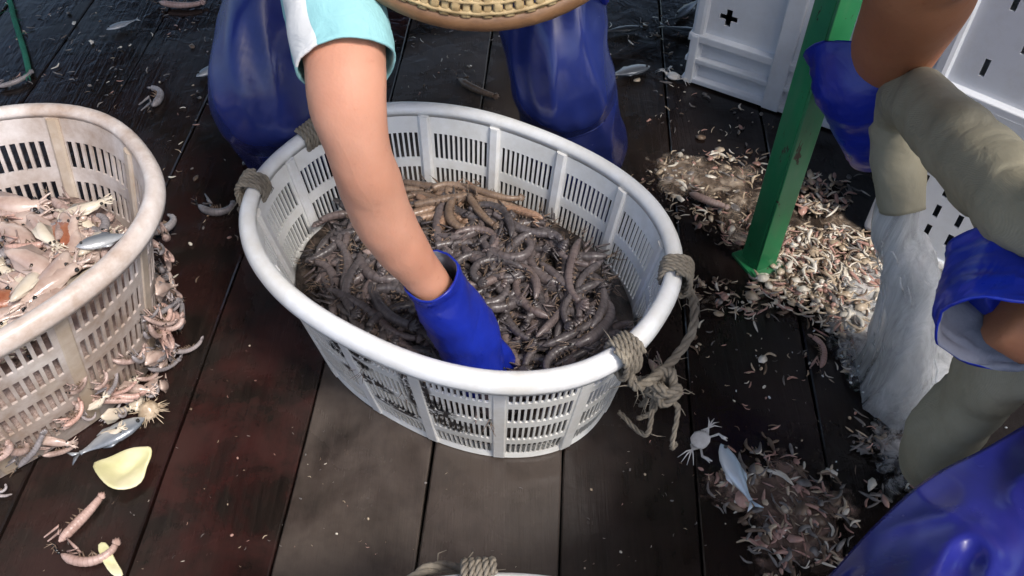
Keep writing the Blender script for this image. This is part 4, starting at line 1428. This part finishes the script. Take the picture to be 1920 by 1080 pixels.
# ------------------------------------------------------------------ hose water and wash
LAND = at(1712, 745, 0)
pts = [NOZ - ND * .02, NOZ + V(.004, -.002, -.04), mid(NOZ, LAND, .4) + V(.0, .01, .03), mid(NOZ, LAND, .75) + V(0, .0, .02), LAND + V(0, 0, .012)]
P, Rr = spline(pts, 60, [.030, .033, .044, .062, .092])
mb = MB()
for li, sc in enumerate((1.0, .78, .55, .32)):
    st = len(mb.v)
    mb.loft(P, [r * sc for r in Rr], 48, False)
    for i in range(st, len(mb.v)):
        p = Vector(mb.v[i]); k = ((i - st) // 48) / 60
        q = Vector((p.x * 22 + li * 3, p.y * 22, p.z * 2.0))
        mb.v[i] = tuple(p + noise.noise_vector(q) * (.002 + .022 * k * sc) + noise.noise_vector(q * 3) * (.001 + .008 * k))
rr = random.Random(41)
for n_ in range(70):          # loose threads of water at the edge of the gush
    an = rr.uniform(0, 2 * PI); dr = Vector((math.cos(an), math.sin(an), 0))
    k0 = rr.uniform(.25, .85); k1 = min(1, k0 + rr.uniform(.06, .22))
    st = []
    for j in range(8):
        k = k0 + (k1 - k0) * j / 7; i = min(59, int(k * 59))
        st.append(P[i] + dr * Rr[i] * rr.uniform(.98, 1.06) + noise.noise_vector(Vector((n_ * 3.7, j * .3, 0))) * .008)
    w = rr.uniform(.0006, .0020)
    mb.loft(st, [w * .2, w * .7, w, w, w, w, w * .7, w * .2], 6, True)
for i in range(len(mb.v)): mb.v[i] = (mb.v[i][0], mb.v[i][1], max(mb.v[i][2], .010))
tag(mb.build('water_jet', M['jet']), 'white gush of water falling from the khaki hose to the deck', 'water', None, 'stuff')

def patch(name, outline, zf, mat, res=.008, **tg):
    """uneven sheet inside a world-space outline (list of Vectors)"""
    xs = [p.x for p in outline]; ys = [p.y for p in outline]
    def inside(x, y):
        c = False
        n = len(outline)
        for i in range(n):
            a, b = outline[i], outline[(i + 1) % n]
            if (a.y > y) != (b.y > y) and x < (b.x - a.x) * (y - a.y) / (b.y - a.y) + a.x: c = not c
        return c
    def dist(x, y):
        d = 9
        n = len(outline)
        for i in range(n):
            a, b = outline[i], outline[(i + 1) % n]
            ab = Vector((b.x - a.x, b.y - a.y)); ap = Vector((x - a.x, y - a.y))
            t = max(0, min(1, ap.dot(ab) / max(1e-9, ab.dot(ab))))
            d = min(d, (ap - ab * t).length)
        return d
    nx = int((max(xs) - min(xs)) / res) + 2; ny = int((max(ys) - min(ys)) / res) + 2
    idx = {}; vs_ = []; fs = []; ed = []
    for j in range(ny):
        for i in range(nx):
            x = min(xs) + i * res; y = min(ys) + j * res
            wx = x + noise.noise(Vector((x * 14, y * 14, 1))) * .03; wy = y + noise.noise(Vector((x * 14, y * 14, 7))) * .03
            if inside(wx, wy):
                dd = dist(wx, wy); idx[i, j] = len(vs_); vs_.append((x, y, zf(x, y, dd))); ed.append(min(1, dd / .07))
    for j in range(ny - 1):
        for i in range(nx - 1):
            q = [(i, j), (i + 1, j), (i + 1, j + 1), (i, j + 1)]
            if all(k in idx for k in q): fs.append(tuple(idx[k] for k in q))
    mb = MB(); mb.add(vs_, fs, 0, ed)
    o = mb.build(name, mat, None, True, 'edge')
    return tag(o, **tg)

def outline(pix): return [at(x, y, 0) for x, y in pix]
def foam_z(x, y, d):
    n = noise.fractal(Vector((x * 30, y * 30, 2)), 1.0, 2.0, 4)
    r = (Vector((x, y)) - LAND.xy).length
    return .006 + min(1, d / .05) * (.006 + max(0, n) * .022 * math.exp(-r / .22) + .03 * math.exp(-(r / .09) ** 2))
patch('wash_foam', outline([(1600, 470), (1660, 450), (1790, 470), (1850, 600), (1860, 700), (1790, 800), (1740, 880), (1700, 960), (1640, 930), (1620, 800), (1560, 680), (1520, 600), (1540, 520)]), foam_z, M['foam'], .007,
      label='white foaming wash spreading where the hose water lands', cat='water', kind='stuff')

def silt_material(name, c1, c2, c3, lo, hi):
    t = NT(name)
    ea = t.node('ShaderNodeAttribute'); ea.attribute_name = 'edge'
    co = t.coord('World')
    f1 = t.noise(co, 18, 5, .65, .8); f2 = t.noise(co, 38, 4, .6, .9); f3 = t.noise(co, 9, 4, .6, .6)
    col = t.mix(t.ramp(f1, [(.35, 0), (.65, 1)]), c1, c2)
    col = t.mix(t.ramp(f2, [(.50, 0), (.72, 1)]), col, c3)
    t.set(Base_Color=col, Roughness=.22, Alpha=t.ramp(t.math('ADD', t.math('ADD', t.math('MULTIPLY', f3, .6), t.math('MULTIPLY', f2, .4)), t.math('MULTIPLY', t.math('SUBTRACT', ea.outputs['Fac'], 1.0), .28)), [(lo, 0), (hi, 1)]))
    t.set(Normal=t.bump(f2, .6, .006, t.bump(f1, .5, .01)))
    return t.m
M['silt'] = silt_material('wet_shell_silt', (.10, .07, .052), (.24, .18, .13), (.46, .38, .30), .38, .58)
M['silt_brown'] = silt_material('wet_brown_silt', (.085, .055, .042), (.18, .12, .09), (.30, .19, .15), .30, .46)
def silt_z(x, y, d): return .0045 + min(1, d / .03) * (.002 + max(0, noise.fractal(Vector((x * 22, y * 22, 5)), 1.0, 2.0, 3)) * .007)
patch('shell_silt', outline([(1160, 278), (1440, 280), (1480, 360), (1600, 390), (1660, 470), (1680, 640), (1600, 700), (1540, 620), (1400, 575), (1390, 505), (1300, 420), (1200, 350)]), silt_z, M['silt'], .007,
      label='film of wet tan silt and crushed shell round the green post', cat='silt', kind='stuff')
patch('shell_silt', outline([(1285, 485), (1400, 550), (1500, 610), (1400, 620), (1290, 580)]), silt_z, M['silt'], .007,  # gap towards the previous patch left bare as the post's shadow band
      label='narrow strip of wet tan silt beside the roped end of the basket', cat='silt', kind='stuff')
patch('shell_silt', outline([(1330, 880), (1420, 830), (1530, 860), (1600, 930), (1610, 1030), (1560, 1100), (1430, 1100), (1360, 1000), (1310, 920)]), silt_z, M['silt_brown'], .007,
      label='film of brown sludge under the scrap heap by the pale blue fish', cat='silt', kind='stuff')
patch('shell_silt', outline([(1790, 540), (1880, 600), (1860, 760), (1760, 800), (1720, 700)]), silt_z, M['silt'], .007,
      label='wet tan silt between the hose water and the lower bend of the hose', cat='silt', kind='stuff')

rr = random.Random(77)
mb = MB()
for i in range(260):
    a = rr.uniform(0, 2 * PI); r = abs(rr.gauss(0, .12))
    z = abs(rr.gauss(0, .05)) + .008
    c = Vector((LAND.x + math.cos(a) * r, LAND.y + math.sin(a) * r + .05, z)); s_ = rr.uniform(.0006, .0019)
    d = Vector((rr.uniform(-1, 1), rr.uniform(-1, 1), rr.uniform(-1, 1))).normalized() * s_ * rr.uniform(.8, 2.2)
    mb.loft([c - d, c - d * .5, c + d * .5, c + d], [s_ * .3, s_, s_, s_ * .3], 6)
tag(mb.build('water_drops', M['drop']), 'drops of water splashing round the hose jet', 'water', None, 'stuff')

# ------------------------------------------------------------------ shell and shrimp litter
def litter(name, regions, mats, seed, label, cat='litter', hmax=.02):
    """regions: (outline, count, size0, size1, weights)"""
    rr = random.Random(seed)
    mb = MB()
    for (ol, count, s0, s1, wts, pile) in regions:
        pl = outline(ol)
        xs = [p.x for p in pl]; ys = [p.y for p in pl]
        def inside(x, y):
            c = False
            for i in range(len(pl)):
                a, b = pl[i], pl[(i + 1) % len(pl)]
                if (a.y > y) != (b.y > y) and x < (b.x - a.x) * (y - a.y) / (b.y - a.y) + a.x: c = not c
            return c
        done = 0; guard = 0
        while done < count and guard < count * 20:
            guard += 1
            x, y = rr.uniform(min(xs), max(xs)), rr.uniform(min(ys), max(ys))
            if not inside(x + rr.gauss(0, .015), y + rr.gauss(0, .015)): continue
            if noise.noise(Vector((x * 9, y * 9, seed))) < -.22 + (0 if pile else .12): continue
            done += 1
            s_ = rr.uniform(s0, s1) * (1.5 if rr.random() < .05 else 1)
            z = .003 + s_ * .2 + rr.random() ** 2 * pile
            mi = rr.choices(range(len(mats)), wts)[0]
            c = Vector((x, y, z)); yaw = rr.uniform(0, 2 * PI)
            d = Vector((math.cos(yaw), math.sin(yaw), rr.uniform(-.3, .3))); n2 = Vector((-d.y, d.x, 0))
            k = rr.random()
            if k < .74:      # little bent shrimp or leg
                b = n2 * s_ * rr.uniform(-.6, .6)
                P = spline([c - d * s_, c + b, c + d * s_], 6)
                w = s_ * rr.uniform(.10, .26)
                mb.loft(P, [(w * q, w * q * .8) for q in (.4, .9, 1, .9, .6, .15)], 6, True, (0, 0, 1), mi)
            elif k < .86:     # shell flake: curved chip
                w = rr.uniform(.4, .9)
                top = Vector((0, 0, s_ * rr.uniform(.15, .5)))
                ring = []
                m_ = 7
                for q in range(m_):
                    a = 2 * PI * q / m_; f = rr.uniform(.7, 1.1)
                    ring.append(c + d * math.cos(a) * s_ * f + n2 * math.sin(a) * s_ * w * f + Vector((0, 0, rr.uniform(-.1, .15) * s_)))
                vs_ = ring + [c + top] + [p - Vector((0, 0, .0015)) for p in ring]
                fs = [(q, (q + 1) % m_, m_) for q in range(m_)] + [(q, m_ + 1 + q, m_ + 1 + (q + 1) % m_, (q + 1) % m_) for q in range(m_)] + [tuple(range(m_ + 1, 2 * m_ + 1))[::-1]]
                mb.add(vs_, fs, mi)
            else:            # lump
                s_ *= .6; w = s_ * rr.uniform(.3, .5)
                P = [c - d * s_ * .6, c - d * s_ * .3, c + d * s_ * .2, c + d * s_ * .55]
                mb.loft(P, [w * .3, w, w * rr.uniform(.7, 1.1), w * .3], 7, True, (0, 0, 1), mi)
    o = mb.build(name, mats)
    return tag(o, label, cat, None, 'stuff')

DM = [M['debris_tan'], M['debris_cream'], M['debris_pink'], M['debris_grey'], M['debris_brown']]
litter('shell_litter', [
    ([(1175, 285), (1440, 285), (1420, 380), (1385, 500), (1330, 450), (1250, 390)], 420, .004, .013, (4, 2, 2, 2, 3), .003),
    ([(1285, 480), (1380, 545), (1480, 600), (1380, 600), (1300, 560)], 120, .004, .011, (4, 2, 2, 2, 3), .002),  # bare band before this region again shapes the post's shadow
    ([(1400, 470), (1480, 380), (1620, 400), (1660, 470), (1660, 640), (1560, 630), (1500, 580), (1405, 560)], 1300, .005, .017, (5, 5, 3, 1.5, 1.5), .016),
    ([(1480, 330), (1620, 350), (1640, 420), (1500, 440)], 160, .005, .015, (2, 2, 2, 3, 2), .006),
    ([(1560, 600), (1680, 600), (1650, 720), (1590, 720)], 300, .005, .014, (3, 3, 2, 3, 2), .006),
    ([(1280, 560), (1560, 640), (1640, 760), (1560, 900), (1320, 780)], 60, .003, .012, (3, 3, 2, 2, 2), 0),
    ([(1800, 560), (1880, 620), (1840, 760), (1760, 780), (1760, 640)], 420, .006, .014, (5, 4, 5, 1, 1), .02),
], DM, 5, 'tan and cream litter of shells and shrimp scraps washed round the green post')
litter('shell_litter', [
    ([(1330, 870), (1420, 830), (1520, 860), (1590, 930), (1600, 1020), (1540, 1090), (1440, 1090), (1370, 1000), (1315, 920)], 380, .005, .016, (2.2, .8, 3, 3, 4), .006),
    ([(1620, 760), (1760, 740), (1740, 900), (1640, 950), (1600, 900)], 260, .005, .016, (1, 1, 1, 5, 1), .006),
], DM, 6, 'brown heap of shrimp scraps on the deck beside the pale blue fish')
litter('deck_specks', [
    ([(0, 0), (420, 0), (520, 300), (430, 520), (330, 560), (290, 250), (60, 180), (0, 180)], 170, .002, .010, (1, 1.5, 1, 4, 2), 0),
    ([(1130, 20), (1290, 20), (1290, 170), (1480, 230), (1480, 275), (1160, 280)], 110, .002, .011, (1, 1.5, 1, 4, 2), 0),
    ([(740, 60), (920, 60), (940, 190), (740, 190)], 60, .002, .007, (1, 2, 1, 4, 1), 0),
    ([(330, 620), (560, 700), (700, 900), (1100, 900), (1300, 640), (1620, 700), (1500, 830), (1250, 1080), (60, 1080), (300, 840)], 150, .0010, .0032, (2, 1, 1, 4, 2), 0),
], DM, 8, 'scattered small scraps over the dark wet boards')

# ------------------------------------------------------------------ single things lying on the deck
def lay(name, me, x, y, z, yaw, label, cat, scale=1.0, roll=0, group=None):
    p = at(x, y, z); return put(name, me, p, (roll, 0, yaw), label, cat, group, scale)
lay('fish', FB, 1378, 888, .034, math.radians(-74), 'pale blue-silver fish lying at the edge of the brown scrap heap', 'fish', 1.0)
lay('fish', FI, 1180, 133, .012, math.radians(200), 'slim silver fish on the dark deck just right of the blue trouser leg', 'fish', 1.0)
lay('fish', FI, 400, 128, .012, math.radians(45), 'thin pale fish beside the outer edge of the blue trouser leg', 'fish', .85)
lay('fish', FI, 228, 46, .012, math.radians(35), 'small glinting fish on the dark boards near the green rope', 'fish', .7)
lay('fish', FD, 1290, 58, .012, math.radians(160), 'dark grey fish lying against the upturned crate', 'fish', 1.0)
lay('fish', FD, 1168, 55, .012, math.radians(190), 'dark curved fish on the deck between trouser leg and crate', 'fish', .8)
lay('fish', FI, 208, 818, .016, math.radians(218), 'silver-grey fish lying under the edge of the dirty basket', 'fish', 1.05)
lay('fish', FD, 1290, 15, .014, math.radians(50), 'brownish fish behind the corner of the upturned crate', 'fish', .9)
lay('stray_shrimp', SMG[4], 403, 393, .01, .4, 'lone curled grey shrimp between the two baskets', 'shrimp', 1.25)
lay('stray_shrimp', SMG[5], 305, 425, .03, 1.2, 'grey shrimp curled over against the side of the dirty basket', 'shrimp', 1.2)
lay('stray_shrimp', SMG[3], 295, 180, .01, 2.2, 'dull grey shrimp on the black boards above the dirty basket', 'shrimp', 1.3)
lay('stray_shrimp', SMG[2], 28, 152, .01, .9, 'short grey shrimp below the end of the green rope', 'shrimp', .9)
lay('stray_shrimp', SMT[1], 890, 165, .012, -.6, 'tan shrimp behind the far rim of the middle basket', 'shrimp', .8)
lay('stray_shrimp', SMP[2], 335, 8, .012, .1, 'pale shrimp at the top beside the blue trouser leg', 'shrimp', 1.1)
lay('stray_shrimp', SMP[0], 150, 975, .012, 1.1, 'pink-tailed shrimp lying below the yellow peel', 'shrimp', .95)
lay('stray_shrimp', SMP[4], 165, 1045, .012, .5, 'reddish-brown shrimp at the bottom edge of the deck', 'shrimp', 1.05)
lay('stray_shrimp', SMP[1], 1240, 705, .015, -.9, 'brownish shrimp caught in the frayed rope knot', 'shrimp', .9)
lay('stray_shrimp', SMP[0], 1325, 375, .02, -.5, 'long pale shrimp among the litter left of the green post', 'shrimp', .9)
lay('stray_shrimp', SMT[2], 1478, 385, .02, 1.1, 'cream shrimp at the foot of the green post', 'shrimp', .8)
lay('stray_shrimp', SMP[3], 1540, 660, .012, 1.8, 'thin pale shrimp on the red-brown board below the litter', 'shrimp', .8)

# crab
def crab_mesh():
    mb = MB()
    pr = [(-.017, .35), (-.013, .8), (-.002, 1), (.010, .82), (.017, .4)]
    mb.loft([Vector((0, t, .007)) for t, _ in pr], [(.0215 * r, .008 * r) for _, r in pr], 14, True, (0, 0, 1))
    rr = random.Random(4)
    for s_ in (-1, 1):
        for k in range(4):
            a = (k - 1.3) * .38
            b = Vector((s_ * .019, -.006 + .005 * k, .006)); m1 = b + Vector((s_ * .026 * math.cos(a), -.026 * math.sin(a), .008)); e = m1 + Vector((s_ * .017 * math.cos(a), -.018 * math.sin(a), -.012))
            mb.loft([b, m1, e], [.0018, .0014, .0005], 5)
        b = Vector((s_ * .015, -.010, .006)); m1 = b + Vector((s_ * .016, -.012, .004)); e = m1 + Vector((-s_ * .003, -.020, -.001))
        mb.loft([b, m1, mid(m1, e, .5), e], [.0022, .0026, .0036, .001], 6)
        mb.loft([mid(m1, e, .35), e + Vector((s_ * .006, .002, 0))], [.003, .0007], 5)
    o = mb.build('crab', M['crab']); me = o.data; bpy.data.objects.remove(o); return me
CR = crab_mesh()
lay('small_crab', CR, 1312, 828, .004, .9, 'small white crab on the black deck beside the pale blue fish', 'crab', .85)
lay('small_crab', CR, 1262, 146, .004, 2.5, 'small pale crab on the dark deck below the upturned crate', 'crab', .75)

# hairy tan lump (sea urchin-like ball with filaments)
mb = MB(); rr = random.Random(12)
mb.loft([Vector((0, 0, z)) for z in (.001, .006, .014, .022, .027)], [.011, .017, .018, .012, .003], 14)
wrinkle(mb, .003, 90, 2)
for i in range(46):
    a = rr.uniform(0, 2 * PI); z = rr.uniform(.004, .02)
    b = Vector((math.cos(a) * .015, math.sin(a) * .015, z)); e = b + Vector((math.cos(a), math.sin(a), rr.uniform(-.6, .3))) * rr.uniform(.004, .02)
    e.z = max(e.z, .002); mb.loft([b, mid(b, e), e], [.0009, .0008, .0003], 4)
o = mb.build('sea_anemone', M['debris_tan']); o.location = at(284, 776, .001)
tag(o, 'fuzzy tan ball with trailing hairs on the boards above the yellow peel', 'sea creature')

# yellow peel
def sheet(name, outline_px, mat, z0, curve, thick, label, cat):
    pts = [at(x, y, 0) for x, y in outline_px]
    c = sum(pts, Vector()) / len(pts)
    mb = MB(); vs_ = []; fs = []
    n = len(pts); rings = 6
    for r in range(rings + 1):
        for p in pts:
            q = c + (p - c) * (.12 + .88 * r / rings)
            rel = q - c
            z = z0 + curve * (rel.x * .6 + rel.y) ** 2 * 40 + noise.noise(Vector((q.x * 34, q.y * 34, 0))) * .008 + .3 * max(0, rel.length - .03) * noise.noise(Vector((q.x * 12, q.y * 12, 4)))
            vs_.append((rel.x, rel.y, max(.002, z)))
    for r in range(rings):
        for k in range(n):
            a, b = r * n + k, r * n + (k + 1) % n
            fs.append((a, b, b + n, a + n))
    fs.append(tuple(range(n))[::-1])
    mb.add(vs_, fs)
    o = mb.build(name, mat); o.location = (c.x, c.y, 0)
    mod(o, 'SOLIDIFY', thickness=thick, offset=1); mod(o, 'SUBSURF', levels=1, render_levels=1)
    return tag(o, label, cat)
sheet('fruit_peel', [(174, 876), (205, 868), (232, 855), (262, 850), (283, 853), (298, 853), (296, 870), (282, 885), (278, 905), (262, 922), (240, 934), (222, 936), (205, 925), (186, 900)], M['peel'], .010, .18, .005,
      'pale yellow-green piece of peel lying on the deck below the dirty basket', 'peel')
sheet('fruit_peel', [(184, 1024), (205, 1018), (215, 1040), (226, 1066), (240, 1085), (222, 1092), (205, 1075), (192, 1050)], M['peel'], .006, .3, .004,
      'narrow cream strip of peel at the bottom edge of the picture', 'peel')

# clear wet skin of film beside the dirty basket
# green rope end hanging on the deck
mb = MB()
gp = [at(-40, -120, .02), at(10, -20, .012), at(28, 40, .010), at(45, 95, .010), at(54, 134, .010)]
strand_rope(mb, gp, .0062, 30, 3, 6, 4, 24)
e = gp[-1]
for k in range(12):
    d = Vector((R.uniform(-.012, .018), -.03 + R.uniform(-.008, .008), 0))
    mb.loft([e, e + d * .5 + V(0, 0, .002), e + d], [.0012, .001, .0005], 4)
tag(mb.build('green_rope', M['green_rope']), 'green rope with a frayed end lying on the black deck', 'rope')

# bits of wood ledge behind the middle basket
